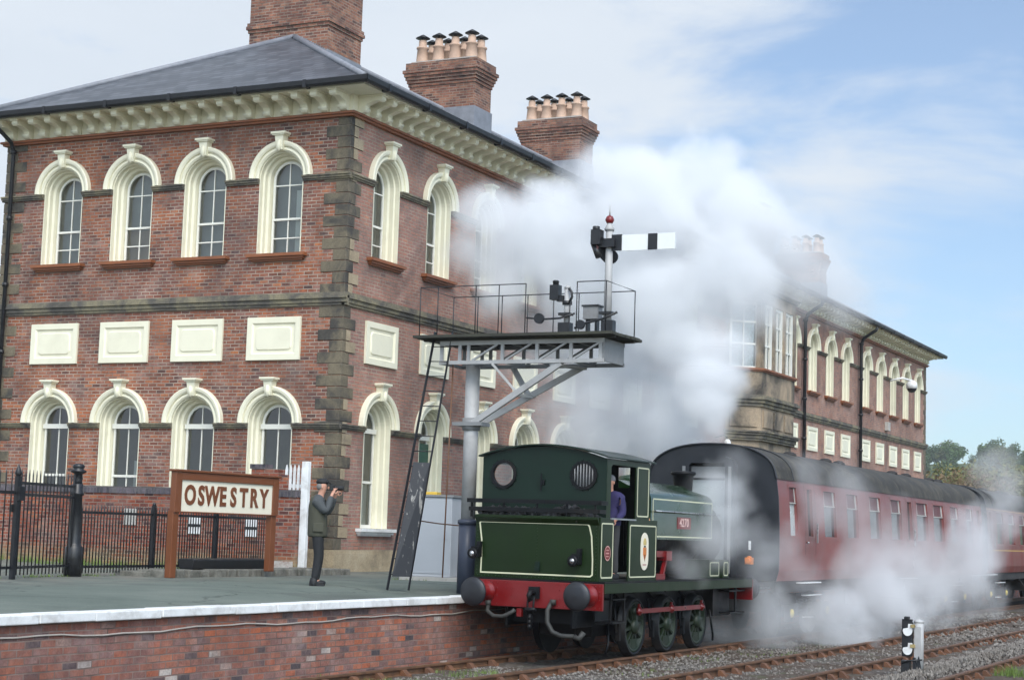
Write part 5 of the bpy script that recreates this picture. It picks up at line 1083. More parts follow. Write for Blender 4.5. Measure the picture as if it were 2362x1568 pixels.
        if kind != 'n':
            q = MB(); q.add([XP(a+.02, z, d) for z in (1.70, 1.725) for d in (-.04, -.02)]+[XP(b-.02, z, d) for z in (1.70, 1.725) for d in (-.04, -.02)], [(0,1,3,2),(4,6,7,5),(0,4,5,1),(2,3,7,6),(1,5,7,3)])
            e = .15*(b-a); 
            for u0, u1 in ((a+.03, a+.03+e), (b-.03-e, b-.03)): q.quad(XP(u0, 1.73, -.03), XP(u1, 1.73, -.03), XP(u1, 2.01, -.03), XP(u0, 2.01, -.03))
            q.build('ventilator', M['vent'], wd, fix=False)
            q = MB(); q.quad(XP(a+.03+e, 1.73, -.035), XP(b-.03-e, 1.73, -.035), XP(b-.03-e, 2.01, -.035), XP(a+.03+e, 2.01, -.035)); q.build('ventilator_glass', M['seatred'], wd, fix=False)
    for y in doors:
        q = MB()
        for u in (y-.36, y+.36): q.add([(X(z)+.004, u+d, z) for z in (.24, .75, 1.3, 1.8, 2.13) for d in (-.008, .008)], [(2*k, 2*k+1, 2*k+3, 2*k+2) for k in range(4)])
        d_ = q.build('door_edge', M['under'], c, fix=False)
        q = MB(); q.lathe((X(.95), y-.25, .95), [(.02, 0), (.02, .04), (.0, .05)], 8, 'x'); q.box(X(1.2), X(1.2)+.03, y+.42, y+.45, .95, 1.35); q.build('door_handle', M['steelb'], d_)
    if lining:
        q = MB(); q.box(X(.88)-.002, X(.88)+.004, y0+.1, y1-.1, .865, .895); q.box(X(2.1)-.0, X(2.1)+.006, y0+.1, y1-.1, 2.095, 2.11); q.build('lining', paint('gold_line', (.55,.36,.10), .5), c)
    # roof vents
    yy = y0+3.0; k = 0
    while yy < y1-.8:
        q = MB(); q.lathe((CX+.62, yy, 2.66), [(.09, 0), (.09, .06), (.16, .07), (.15, .12), (.08, .16), (.0, .17)], 14); q.build('roof_vent', M['under'], c); yy += (2.7, 1.1, 5.0, 1.5)[k % 4]; k += 1
    # underframe
    q = MB(); q.box(CX-1.28, CX-1.2, y0+.05, y1-.05, -.02, .19); q.box(CX+1.2, CX+1.28, y0+.05, y1-.05, -.02, .19); q.box(CX-1.2, CX+1.2, y0+.05, y1-.05, .08, .19)
    q.box(CX+.4, CX+1.2, y0+length*.42, y0+length*.52, -.45, .0); q.box(CX+.5, CX+1.18, y0+length*.56, y0+length*.60, -.5, .0); q.bar((CX+1.15, y0+length*.32, -.02), (CX+1.15, y0+length*.42, -.55), .05); q.bar((CX+1.15, y0+length*.42, -.55), (CX+1.15, y0+length*.62, -.55), .05); q.bar((CX+1.15, y0+length*.62, -.55), (CX+1.15, y0+length*.72, -.02), .05)
    q.build('underframe', M['under'], c)
    for y in doors:
        q = MB(); q.box(CX+1.2, CX+1.42, y-.65, y+.65, .145, .165); q.build('step_board', M['white'], c)
    for yb_ in (y0+2.8, y1-2.8):
        q = MB(); q.box(CX+.95, CX+1.05, yb_-1.6, yb_+1.6, -.52, -.28); q.box(CX-1.05, CX-.95, yb_-1.6, yb_+1.6, -.52, -.28); q.box(CX-.95, CX+.95, yb_-.25, yb_+.25, -.5, -.1)
        for s2 in (-1, 1):
            for k in range(5): q.cbox((CX+1.03, yb_+s2*.0, -.12), (.1, .7, .1))
            q.box(CX+1.05, CX+1.16, yb_+s2*1.28-.13, yb_+s2*1.28+.13, -.62, -.30)
            for k in range(6): q.lathe((CX+1.06, yb_+s2*.35, -.50+.06*k), [(.07, 0), (.07, .025)], 10)
        bg_ = q.build('bogie', M['under'], c)
        for s2 in (-1, 1):
            q = MB(); q.lathe((CX+1.16, yb_+s2*1.28, -.45), [(.085, 0), (.085, .03), (.04, .05), (.0, .055)], 16, 'x'); q.build('axle_box', M['yellow'], bg_)
            for sx_ in (-1, 1):
                q = MB(); q.lathe((CX+sx_*.75, yb_+s2*1.28, -.48), [(.47, -.06), (.455, .0), (.45, .06), (.40, .05), (.38, .0), (.12, .02), (.12, .08), (.0, .08)], 28, 'x'); q.build('wheel', M['under'], bg_)
        q = MB(); q.box(CX+1.17, CX+1.30, yb_-.65, yb_+.4, -.115, -.095); q.box(CX+1.14, CX+1.26, yb_-.45, yb_-.05, -.56, -.54); q.build('step_board', M['white'], bg_)
    return c
W1 = [(.85, 1.38, 'f'), (2.06, 2.46, 'n'), (3.25, 4.20, 'v'), (5.05, 6.0, 'v'), (6.98, 8.02, 'v'), (8.98, 10.02, 'v'), (10.62, 11.12, 'n'), (11.62, 12.85, 'v'), (13.5, 14.75, 'v'), (15.6, 16.65, 'v'), (17.7, 18.6, 'v'), (19.22, 19.62, 'n')]
c1 = carriage(.18, 19.75, 'faded maroon carriage with black end coupled right behind the locomotive', True, W1, (2.26, 10.87, 19.0))
W2 = [(21.0, 21.4, 'n')]+[(22.2+i*1.95, 23.3+i*1.95, 'v') for i in range(9)]
c2_ = carriage(20.75, 19.75, 'darker maroon carriage with thin gold line, second behind the locomotive', True, W2, (21.4, 30.5, 40), True)
q = MB(); q.box(9.28, 9.32, .11, .145, .78, .95); q.build('white_panel', M['white'], c1)
q = MB(); q.cbox((9.33, .02, .57), (.14, .14, .13)); q.lathe((9.33, -.05, .57), [(.055, 0), (.055, -.03), (.04, -.035)], 14, 'y'); q.lathe((9.33, .02, .635), [(.05, 0), (.045, .02), (.0, .03)], 10); tag(q.build('tail_lamp', paint('orange_lamp', (.70,.20,.02), .4), bevel=.006), 'orange tail lamp hanging on the black carriage end', 'lamp')

# ------------------------------------------------------------------ ground signal in the foreground
GX, GYY = 13.58, -4.8
gs = thing('ground_signal', (GX, GYY, -1.07), 'small ground signal with two white discs on black plates and a silver post', 'ground signal')
fw = Vector((CAMP.x-GX, CAMP.y-GYY, 0)).normalized()
q = MB(); q.box(GX-.16, GX+.0, GYY-.02, GYY+.03, -.74, -.17); q.box(GX-.12, GX-.05, GYY-.05, GYY+.06, -.17, -.13); q.box(GX-.145, GX-.02, GYY+.03, GYY+.16, -.70, -.22); q.build('back_plate', M['black'], gs, bevel=.006)
for z in (-.33, -.62):
    q = MB(); pts_ = [(-.13, z+.015)]+[(-.065+.075*math.cos(R(a)), z-.01+.085*math.sin(R(a))) for a in range(180, 361, 20)]+[(.01, z+.09), (-.055, z+.09), (-.06, z+.03)]
    q.prism([(GX+a, b) for a, b in pts_], GYY-.045, GYY-.03, 'y'); q.build('disc', M['white'], gs)
q = MB(); q.box(GX+.035, GX+.13, GYY-.02, GYY+.10, -1.02, -.28); q.tube([(GX+.085, GYY+.07, -1.0), (GX+.085, GYY+.07, -.22)], .075, 16); q.lathe((GX+.085, GYY+.07, -.22), [(.08, 0), (.07, .03), (.0, .06)], 14); q.build('post', M['galv'], gs)
q = MB(); q.box(GX-.02, GX+.05, GYY-.06, GYY-.02, -.29, -.25); q.box(GX-.02, GX+.05, GYY-.06, GYY-.02, -.60, -.55); q.cbox((GX+.02, GYY-.05, -.27), (.06, .04, .05)); q.build('spindle', paint('dull_brass', (.35,.27,.12), .5), gs)
q = MB(); q.box(GX+.02, GX+.06, GYY-.06, GYY-.02, -.92, -.75); q.prism([(GX+.03, -.92), (GX+.15, -.92), (GX+.13, -.80), (GX+.11, -.72), (GX+.08, -.84), (GX+.05, -.74)], GYY-.05, GYY-.03, 'y'); q.box(GX-.16, GX-.03, GYY-.06, GYY+.08, -1.02, -.80); q.tube([(GX-.15, GYY-.05, -.85), (GX-.05, GYY-.08, -.80), (GX+.16, GYY-.03, -.78)], .014, 6); q.box(GX-.20, GX+.20, GYY-.12, GYY+.14, -1.10, -1.02); q.build('crank_gear', M['black'], gs)

# ------------------------------------------------------------------ people
def skin_obj(name, mat, joints, edges, parent=None, sub=2, root=0):
    """joints: list of (co, (rx, ry)); grows one continuous skin over the skeleton"""
    me = bpy.data.meshes.new(name); me.from_pydata([j[0] for j in joints], edges, []); me.update()
    o = bpy.data.objects.new(name, me); COL.objects.link(o)
    sk = o.modifiers.new('skin', 'SKIN'); sk.use_smooth_shade = True
    if not me.skin_vertices: me.skin_vertices.new()
    for i, j in enumerate(joints):
        r = j[1]; me.skin_vertices[0].data[i].radius = r if isinstance(r, tuple) else (r, r); me.skin_vertices[0].data[i].use_root = (i == root)
    s_ = o.modifiers.new('sub', 'SUBSURF'); s_.levels = sub; s_.render_levels = sub
    me.materials.append(mat)
    if parent: o.parent = parent
    return o
def bake(o):
    dg = bpy.context.evaluated_depsgraph_get(); dg.update(); me = bpy.data.meshes.new_from_object(o.evaluated_get(dg)); o.modifiers.clear(); old = o.data; o.data = me; bpy.data.meshes.remove(old); return o
skin_m = paint('skin', (.52,.27,.19), .55, .1, 20, bmp=.05)
def hand(base, dirv, palmn, r=.011, side=1, curl=.9):
    """five fingers grown from the palm; returns joints and edges relative to a wrist index"""
    d = Vector(dirv).normalized(); n = Vector(palmn).normalized(); s = d.cross(n).normalized()*side; b = Vector(base); J = []; E_ = []
    J.append((b, (.024, .018))); J.append((b+d*.05, (.034, .018))); E_.append((0, 1)); J.append((b+d*.085, (.036, .016))); E_.append((1, 2))
    for k, (off, ln) in enumerate(((-.030, .062), (-.010, .074), (.010, .070), (.028, .054))):
        p = b+d*.092+s*off; i0 = len(J); J.append((p+d*.012, (r, r))); E_.append((2, i0)); q1 = p+d*ln*.5+n*ln*.25*curl; J.append((q1, (r*.92, r*.92))); E_.append((i0, i0+1)); q2 = q1+d*ln*.15+n*ln*.45*curl; J.append((q2, (r*.8, r*.8))); E_.append((i0+1, i0+2))
    i0 = len(J); J.append((b+d*.03-s*.045+n*.01, (r*1.15, r*1.15))); E_.append((1, i0)); J.append((b+d*.065-s*.058+n*.028, (r, r))); E_.append((i0, i0+1)); J.append((b+d*.09-s*.045+n*.045, (r*.85, r*.85))); E_.append((i0+1, i0+2))
    return J, E_
def person(loc, rz, label, pose, scale=1.0):
    t = thing('person', loc, label, 'person'); t.rotation_euler.z = rz; t.scale = (scale,)*3
    return t
# photographer: local frame faces +x, z from the soles
pt = person((4.43, -7.60, 0), R(33), 'man in black cap and olive waistcoat photographing from the platform', None)
jac = paint('grey_sleeves', (.060,.066,.070), .85, .15, 12, bmp=.4); vest = paint('olive_waistcoat', (.062,.062,.044), .85, .15, 10, (.06,.065,.045), .5, bmp=.4)
trs = paint('black_trousers', (.013,.014,.017), .8, .2, 8, bmp=.3); blk = paint('black_cloth', (.011,.012,.014), .7, .2, 8, bmp=.2)
def V3(*a): return Vector(a)
def torso_body(hx, hz, arms, legs, face=1):
    """skeleton with slim torso (clothes go over it): head centre at (hx, 0, hz)"""
    J = [(V3(0, 0, .95), (.10, .12)), (V3(-.01, 0, 1.18), (.09, .12)), (V3(-.02, 0, 1.38), (.08, .12)), (V3(hx*.35, 0, 1.46), (.055, .055)), (V3(hx*.7, 0, hz-.115), (.055, .058)), (V3(hx, 0, hz-.04), (.078, .068)), (V3(hx, 0, hz+.03), (.092, .076)), (V3(hx-.01, 0, hz+.08), (.066, .056))]
    E2 = [(0,1),(1,2),(2,3),(3,4),(4,5),(5,6),(6,7)]
    for a in arms:
        i0 = len(J); E2.append((2, i0))
        for k, (p, r) in enumerate(zip(a, (.045, .036, .027))): J.append((V3(*p), (r, r))); (E2.append((i0+k-1, i0+k)) if k else None)
    for l in legs:
        i0 = len(J); E2.append((0, i0))
        for k, (p, r) in enumerate(zip(l, (.07, .045, .034, .03))): J.append((V3(*p), (r, r))); (E2.append((i0+k-1, i0+k)) if k else None)
    return J, E2
arms = [((-.02, -.17, 1.37), (.12, -.21, 1.19), (.21, -.07, 1.50)), ((-.02, .17, 1.37), (.16, .21, 1.18), (.27, .05, 1.49))]
legs = [((0, -.09, .86), (.03, -.09, .48), (-.02, -.10, .09), (.08, -.10, .05)), ((0, .09, .86), (.05, .10, .48), (.0, .11, .09), (.10, .11, .05))]
body_j, body_e = torso_body(.055, 1.625, arms, legs)
for wi, dd_, nn_, sd in ((10, (.06, .05, .14), (.3, .9, -.1), 1), (13, (.10, -.03, .10), (.2, -.8, .3), -1)):
    J, E_ = hand(body_j[wi][0], dd_, nn_, side=sd, r=.0095); off = len(body_j); body_j += J[1:]; body_e += [(wi if a == 0 else off+a-1, off+b-1) for a, b in E_]
bake(skin_obj('body', skin_m, body_j, body_e, pt))
def trousers(parent, mat, legs, top=1.02, rk=1.0):
    J = [(V3(0, 0, top), (.125, .15)), (V3(0, 0, .90), (.135, .16))]; E2 = [(0, 1)]
    for l in legs:
        i0 = len(J); E2.append((1, i0))
        for k, (p, r) in enumerate(zip(l[:3], (.105, .080, .066))): J.append((V3(p[0], p[1], p[2]-(0 if k < 2 else .02)), (r*rk, r*rk))); (E2.append((i0+k-1, i0+k)) if k else None)
    return bake(skin_obj('trousers', mat, J, E2, parent))
def top(name, parent, mat, arms, zlow, r=1.0, sleeves=True, neck=1.50):
    J = [(V3(0, 0, zlow-.02), (.165*r, .19*r)), (V3(0, 0, zlow+.02), (.165*r, .19*r)), (V3(-.01, 0, 1.12), (.155*r, .185*r)), (V3(-.02, 0, 1.30), (.15*r, .20*r)), (V3(-.02, 0, 1.42), (.12*r, .15*r)), (V3(.0, 0, neck), (.068*r, .070*r))]; E2 = [(0,1),(1,2),(2,3),(3,4),(4,5)]
    if sleeves:
        for a in arms:
            i0 = len(J); E2.append((4, i0))
            for k, (p, rr) in enumerate(zip(a, (.092, .076, .052))): J.append((V3(p[0], p[1], p[2])-(V3(*a[2])-V3(*a[1])).normalized()*(.03 if k == 2 else 0), (rr, rr))); (E2.append((i0+k-1, i0+k)) if k else None)
    return bake(skin_obj(name, mat, J, E2, parent))
trousers(pt, trs, legs)
top('jacket', pt, jac, arms, .98)
vs_ = top('waistcoat', pt, vest, arms, .80, 1.10, False, 1.47)
q = MB()
for sgn in (-1, 1): q.box(-.08, .09, sgn*.205-.016, sgn*.205+.016, .88, 1.02)
q.box(.185, .205, -.13, -.03, 1.0, 1.1); q.build('pocket', vest, vs_, local=True, bevel=.008)
q = MB(); q.blob((.045, 0, 1.70), .100, 3, .0, (1.08, .90, .60)); q.add([(.06, -.075, 1.69), (.175, -.05, 1.672), (.19, 0, 1.670), (.175, .05, 1.672), (.06, .075, 1.69), (.06, -.075, 1.70), (.175, -.05, 1.684), (.19, 0, 1.682), (.175, .05, 1.684), (.06, .075, 1.70)], [(0,1,2,3,4),(9,8,7,6,5),(0,5,6,1),(1,6,7,2),(2,7,8,3),(3,8,9,4)])
q.sm = [True]*len(q.f); q.build('cap', blk, pt, local=True)
q = MB(); q.blob((.015, 0, 1.625), .084, 3, .0, (.80, .95, .85)); q.sm = [True]*len(q.f); q.build('hair', paint('grey_hair', (.20,.19,.18), .9), pt, local=True)
q = MB(); q.blob((.15, 0, 1.605), .020, 2, 0, (1, .7, 1.2)); q.build('nose', skin_m, pt, local=True)
for sgn in (-1, 1): q = MB(); q.blob((.045, sgn*.080, 1.61), .024, 2, 0, (.7, .4, 1.2)); q.sm = [True]*len(q.f); q.build('ear', skin_m, pt, local=True)
for dx, dy in ((0, -.10), (.02, .11)):
    q = MB(); q.box(-.10+dx, .14+dx, dy-.045, dy+.045, 0, .03); q.lathe((dx-.03, dy, .02), [(.075, 0), (.07, .05), (.055, .11)], 12); q.blob((.06+dx, dy, .045), .062, 2, 0, (1.55, .8, .75)); q.build('shoe', blk, pt, local=True, bevel=.006)
cmr = thing('camera', (4.43, -7.60, 0), 'black camera with long lens held up to the eye by the man in the cap', 'camera'); cmr.rotation_euler.z = R(33)
q = MB(); q.box(.165, .23, -.065, .065, 1.565, 1.65); q.box(.17, .22, -.03, .03, 1.65, 1.68); q.build('camera_body', blk, cmr, local=True, bevel=.006)
q = MB(); q.lathe((.23, 0, 1.605), [(.038, 0), (.038, .05), (.032, .06), (.036, .14), (.042, .17), (.03, .172)], 18, 'x'); q.build('lens', blk, cmr, local=True)
# driver leaning at the cab doorway, facing -y (back along the train)
dv = person((9.28, -6.72, .30), R(-100), 'man in navy jacket with short grey hair standing in the locomotive cab doorway', None, .92)
navy = paint('navy_jacket', (.024,.020,.085), .8, .15, 10, bmp=.3)
darms = [((0, -.18, 1.37), (.0, -.24, 1.10), (.17, -.22, .97)), ((0, .18, 1.37), (.0, .24, 1.10), (.18, .20, .98))]
dlegs = [((0, -.09, .86), (.02, -.09, .48), (-.02, -.09, .09), (.08, -.09, .05)), ((0, .09, .86), (.02, .09, .48), (-.02, .09, .09), (.08, .09, .05))]
dj, de = torso_body(.065, 1.64, darms, dlegs)
for wi, dd_, nn_, sd in ((10, (.9, .1, -.3), (0, .3, -1), 1), (13, (.9, -.1, -.3), (0, -.3, -1), -1)):
    J, E_ = hand(dj[wi][0], dd_, nn_, side=sd, r=.0095); off = len(dj); dj += J[1:]; de += [(wi if a == 0 else off+a-1, off+b-1) for a, b in E_]
bake(skin_obj('body', skin_m, dj, de, dv))
top('jacket', dv, navy, darms, .90, 1.04, True, 1.50); trousers(dv, paint('grey_trousers', (.035,.035,.038), .85, .2, 8), dlegs)
q = MB(); q.blob((.045, 0, 1.685), .098, 3, .02, (.98, .90, .85)); q.sm = [True]*len(q.f); q.build('hair', paint('grey_hair', (.19,.19,.20), .9), dv, local=True)
q = MB(); q.blob((.158, 0, 1.62), .020, 2, 0, (1, .7, 1.2)); q.build('nose', skin_m, dv, local=True)
for sgn in (-1, 1): q = MB(); q.blob((.05, sgn*.082, 1.625), .025, 2, 0, (.7, .4, 1.2)); q.sm = [True]*len(q.f); q.build('ear', skin_m, dv, local=True)
for dy in (-.09, .09): q = MB(); q.box(-.10, .14, dy-.05, dy+.05, 0, .09); q.build('shoe', blk, dv, local=True, bevel=.02)

# ------------------------------------------------------------------ small fittings on the building
cc_ = thing('security_camera', (.9, 49.3, 8.35), 'white dome security camera on a bracket high on the far end of the station', 'camera')
q = MB(); q.tube([(.0, 48.6, 8.6), (.55, 48.9, 8.75), (.9, 49.3, 8.65)], .05, 8); q.lathe((.9, 49.3, 8.28), [(.26, .0), (.26, .22), (.18, .34), (.06, .40)], 18); q.build('housing', M['white'], cc_)
q = MB(); q.lathe((.9, 49.3, 8.28), [(.0, -.20), (.14, -.17), (.22, -.05), (.23, 0)], 18); q.build('dome', M['black'], cc_)
q = MB(); q.box(.0, .18, 47.8, 48.2, 6.2, 6.6); tag(q.build('junction_box', M['cement'], bevel=.01), 'small pale box on the brick wall below the security camera', 'box')
for y, z in ((14.9, 3.9), (18.0, 4.25), (37.2, 3.95), (24.3, 4.2)):
    l_ = thing('wall_lamp', (.45, y, z), '', 'lamp', 'globe lamps on the long wall')
    l_['label'] = {14.9: 'globe wall lamp nearest the camera, half lost in steam', 18.0: 'white globe wall lamp under the blank panels in the steam', 24.3: 'globe wall lamp left of the stone bay', 37.2: 'globe wall lamp right of the stone bay above the carriage roof'}[y]
    q = MB(); q.tube([(0, y, z+.2), (.35, y, z+.3), (.45, y, z+.18)], .02, 6); q.build('lamp_arm', M['black'], l_); q = MB(); q.lathe((.45, y, z), [(.0, -.13), (.1, -.09), (.13, 0), (.1, .1), (.05, .15)], 14); q.build('globe', M['white'], l_)

# ------------------------------------------------------------------ steam (voxel fog grown from soft puffs and noise)
STEAM_A = [(9.07, -1.2, 3.0, 0.32, 2.0), (8.95, -1.0, 3.38, 0.49, 2.0), (8.41, -0.0, 3.93, 0.72, 2.0), (7.75, 1.0, 4.82, 1.14, 1.8), (7.28, 1.2, 5.75, 1.34, 1.6), (8.11, 1.5, 6.31, 1.25, 2), (6.55, 1.5, 7.56, 1.46, 1.8), (7.51, 2.0, 8.16, 1.19, 1.8), (8.47, 2.0, 7.73, 0.99, 1.6), (5.52, 2.0, 8.46, 1.03, 1.5), (4.6, 2.0, 8.52, 0.66, 1.0), (4.32, 2.0, 7.28, 1.61, 1.5), (3.2, 1.5, 7.25, 1.23, 1.5), (2.63, 1.5, 8.05, 0.77, 1.4), (2.29, 1.5, 7.1, 0.62, 1.2), (3.34, 1.5, 6.29, 1.04, 1.4), (5.38, 2.0, 6.38, 1.68, 1.7), (8.92, 3.0, 6.87, 1.19, 1.2), (9.68, 3.0, 6.47, 1.0, 0.9), (10.06, 4.0, 6.13, 0.83, 0.5), (10.27, 5.0, 6.07, 0.57, 0.3), (8.41, 2.5, 7.18, 1.1, 1.5), (3.95, 2.5, 5.25, 1.63, 0.45), (3.33, 2.0, 5.59, 0.86, 0.4), (5.22, 2.5, 4.37, 1.79, 1.1), (6.25, 2.5, 3.43, 1.48, 1.45), (5.25, 2.5, 3.24, 1.5, 1.4), (4.21, 2.5, 3.71, 1.14, 0.35), (6.31, 2.0, 4.96, 1.38, 0.8), (8.4, 1.5, 5.49, 0.8, 1.0), (8.75, 3.0, 5.85, 0.83, 0.35), (7.51, 1.0, 2.97, 0.97, 1.2), (7.97, 1.0, 3.58, 0.79, 1.2), (7.21, 1.5, 3.98, 1.07, 0.8)]
STEAM_B = [(8.7, 1.23, -0.84, 0.82, 1.0), (8.9, -0.87, -0.63, 0.57, 1.0), (9.7, 0.04, -0.45, 0.74, 0.9), (10.3, 0.02, -0.59, 0.57, 0.8), (10.3, 0.56, 0.22, 0.66, 0.45), (10.4, 2.36, -0.57, 0.82, 1.5), (10.5, 5.43, -0.39, 0.94, 1.5), (10.5, 9.55, -0.29, 1.08, 1.0), (10.5, 14.01, 0.18, 1.13, 1.2), (10.4, 15.33, 1.09, 1.05, 1.1), (10.4, 10.9, 0.63, 1.06, 0.6), (10.4, 6.98, 0.24, 0.88, 0.7), (10.3, 4.69, 1.18, 0.88, 0.5), (10.2, 2.04, 1.57, 0.69, 0.5), (10.0, 1.48, 2.15, 0.56, 0.4), (10.0, 3.69, 2.33, 0.55, 0.35), (10.1, 4.36, 1.9, 0.65, 0.35), (10.3, 20.54, 1.89, 0.9, 0.6), (10.2, 22.51, 2.72, 0.86, 0.5), (10.0, 20.79, 3.31, 0.91, 0.35), (10.4, 7.78, 0.83, 1.09, 0.35), (10.2, -1.32, 0.63, 0.55, 0.45), (10.1, 0.05, 1.11, 0.49, 0.35), (10.4, 4.35, 0.27, 1.1, 0.6), (10.4, 18.04, -0.71, 0.73, 0.5)]
STEAM_C = [(9.5, -2.36, 1.84, 0.54, 0.9), (9.6, -2.26, 1.3, 0.58, 0.9), (9.6, -2.7, 0.83, 0.54, 0.6), (9.4, -3.46, 0.45, 0.45, 0.55), (9.6, -3.38, 0.98, 0.53, 0.35), (9.8, -1.13, 1.01, 0.52, 0.35), (9.9, -1.15, 0.46, 0.48, 0.4), (9.2, -0.67, 2.3, 0.49, 0.3), (9.5, -1.27, 1.72, 0.48, 0.4), (9.5, -4.36, 0.6, 0.29, 0.4)]
def steam(name, blobs, label, vox, nscale, amp, gain=1.0, seed=0, stretch=(1,1,1), zmin=None):
    m, nt, bs = newmat(name+'_fog'); nt.nodes.remove(bs); pv = N(nt, 'ShaderNodeVolumePrincipled'); pv.inputs['Color'].default_value = (.945,.953,.965,1); pv.inputs['Density'].default_value = 1.0; pv.inputs['Anisotropy'].default_value = 0.0
    L(nt, pv.outputs[0], nt.nodes['Material Output'].inputs['Volume'])
    lo_ = [min(b[i]-b[3]*1.15 for b in blobs) for i in range(3)]; hi_ = [max(b[i]+b[3]*1.15 for b in blobs) for i in range(3)]
    if zmin is not None: lo_[2] = max(lo_[2], zmin)
    me = bpy.data.meshes.new(name); me.from_pydata([(0, 0, 0)], [], []); o = bpy.data.objects.new(name, me); COL.objects.link(o); o.location = (0, 0, 0)
    g = bpy.data.node_groups.new(name+'_voxels', 'GeometryNodeTree'); g.interface.new_socket('Geometry', in_out='OUTPUT', socket_type='NodeSocketGeometry'); out = g.nodes.new('NodeGroupOutput')
    n_ = lambda t, **k: N(g, t, **k); vc = n_('GeometryNodeVolumeCube'); vc.inputs['Min'].default_value = lo_; vc.inputs['Max'].default_value = hi_
    for k, ax in enumerate('XYZ'): vc.inputs['Resolution '+ax].default_value = max(8, int((hi_[k]-lo_[k])/vox))
    P_ = n_('GeometryNodeInputPosition').outputs[0]
    st = n_('ShaderNodeVectorMath', operation='MULTIPLY'); L(g, P_, st.inputs[0]); st.inputs[1].default_value = stretch
    def noi(scale, det, w):
        t = n_('ShaderNodeTexNoise', noise_dimensions='4D'); L(g, st.outputs[0], t.inputs['Vector']); t.inputs['Scale'].default_value = scale; t.inputs['Detail'].default_value = det; t.inputs['Roughness'].default_value = .58; t.inputs['W'].default_value = w; return t
    # domain warp so that puffs curl
    wp_ = noi(nscale*.8, 5, seed+3.3); sb = n_('ShaderNodeVectorMath', operation='SUBTRACT'); L(g, wp_.outputs['Color'], sb.inputs[0]); sb.inputs[1].default_value = (.5, .5, .5)
    sc = n_('ShaderNodeVectorMath', operation='SCALE'); L(g, sb.outputs[0], sc.inputs[0]); sc.inputs['Scale'].default_value = 1.1/nscale*.55
    pw_ = n_('ShaderNodeVectorMath', operation='ADD'); L(g, P_, pw_.inputs[0]); L(g, sc.outputs[0], pw_.inputs[1])
    nn = noi(nscale, 7, seed); na = n_('ShaderNodeMath', operation='MULTIPLY_ADD'); L(g, nn.outputs[0], na.inputs[0]); na.inputs[1].default_value = amp; na.inputs[2].default_value = -amp*.5
    cur = None
    for (x, y, z, r, K) in blobs:
        d = n_('ShaderNodeVectorMath', operation='DISTANCE'); L(g, pw_.outputs[0], d.inputs[0]); d.inputs[1].default_value = (x, y, z)
        a = n_('ShaderNodeMath', operation='MULTIPLY_ADD'); L(g, d.outputs['Value'], a.inputs[0]); a.inputs[1].default_value = -1/r; a.inputs[2].default_value = 1.0
        b = n_('ShaderNodeMath', operation='ADD'); L(g, a.outputs[0], b.inputs[0]); L(g, na.outputs[0], b.inputs[1])
        c = n_('ShaderNodeMapRange', interpolation_type='SMOOTHSTEP'); L(g, b.outputs[0], c.inputs[0]); c.inputs[1].default_value = -.06; c.inputs[2].default_value = .46 if K >= 1.5 else .78; c.inputs[3].default_value = 0; c.inputs[4].default_value = K*gain
        if cur is None: cur = c.outputs[0]
        else:
            q_ = n_('ShaderNodeMath', operation='MAXIMUM'); L(g, cur, q_.inputs[0]); L(g, c.outputs[0], q_.inputs[1]); cur = q_.outputs[0]
    L(g, cur, vc.inputs['Density']); sm_ = n_('GeometryNodeSetMaterial'); sm_.inputs['Material'].default_value = m; L(g, vc.outputs[0], sm_.inputs[0]); L(g, sm_.outputs[0], out.inputs[0])
    md = o.modifiers.new('voxels', 'NODES'); md.node_group = g; me.materials.append(m)
    return tag(o, label, None, None, 'stuff')
steam('steam_plume', STEAM_A, 'big white cloud of steam rising from the locomotive and drifting across the station front', .055, .85, 1.9, 1.25, 1.0)
steam('low_steam', STEAM_B, 'grey steam drifting low along the side of the maroon carriage', .06, 1.15, 2.1, 1.25, 5.0, (1, .8, 1), -1.04)
steam('leaking_steam', STEAM_C, 'thin wisps of steam leaking around the front of the saddle tank', .04, 1.9, 1.7, 1.5, 9.0)

# ------------------------------------------------------------------ hill and trees beyond the station
hl = MB(); nx, ny = 60, 40
for j in range(ny+1):
    for i in range(nx+1):
        x, y = -420+i*9.0, 330+j*14.0; s = min(max((y-350)/330., 0), 1); s = s*s*(3-2*s)
        hl.v.append((x, y, -2+s*(33+6*mn.noise((x*.006, y*.006, 2)))))
hl.f = [(j*(nx+1)+i, j*(nx+1)+i+1, (j+1)*(nx+1)+i+1, (j+1)*(nx+1)+i) for j in range(ny) for i in range(nx)]; hl.sm = [True]*len(hl.f)
tag(hl.build('hill', M['field'], fix=False), 'low green hill on the horizon beyond the station', 'hill', kind='structure')
def leafmat(name, a, b):
    a = tuple(x*1.05 for x in a); b = tuple(x*1.05 for x in b)
    m, nt, bs = newmat(name); oi = N(nt, 'ShaderNodeObjectInfo'); t = N(nt, 'ShaderNodeTexCoord'); n = noise(nt, .6, 5, .65, t.outputs['Object']); rp = ramp(nt, [(.3, a), (.7, b)]); L(nt, n.outputs[0], rp.inputs[0])
    c = mixc(nt, 1.0, rp.outputs[0], mapr(nt, oi.outputs['Random'], 0, 1, .75, 1.25), 'MULTIPLY'); L(nt, c, bs.inputs['Base Color']); bs.inputs['Roughness'].default_value = .8; return m
LM = [leafmat('leaf_green', (.035,.065,.018), (.07,.12,.03)), leafmat('leaf_olive', (.06,.08,.025), (.13,.14,.045)), leafmat('leaf_autumn', (.10,.11,.035), (.20,.19,.06)), leafmat('leaf_rust', (.13,.085,.04), (.19,.125,.06))]
bark = paint('bark', (.06,.05,.04), .9, .2, 3)
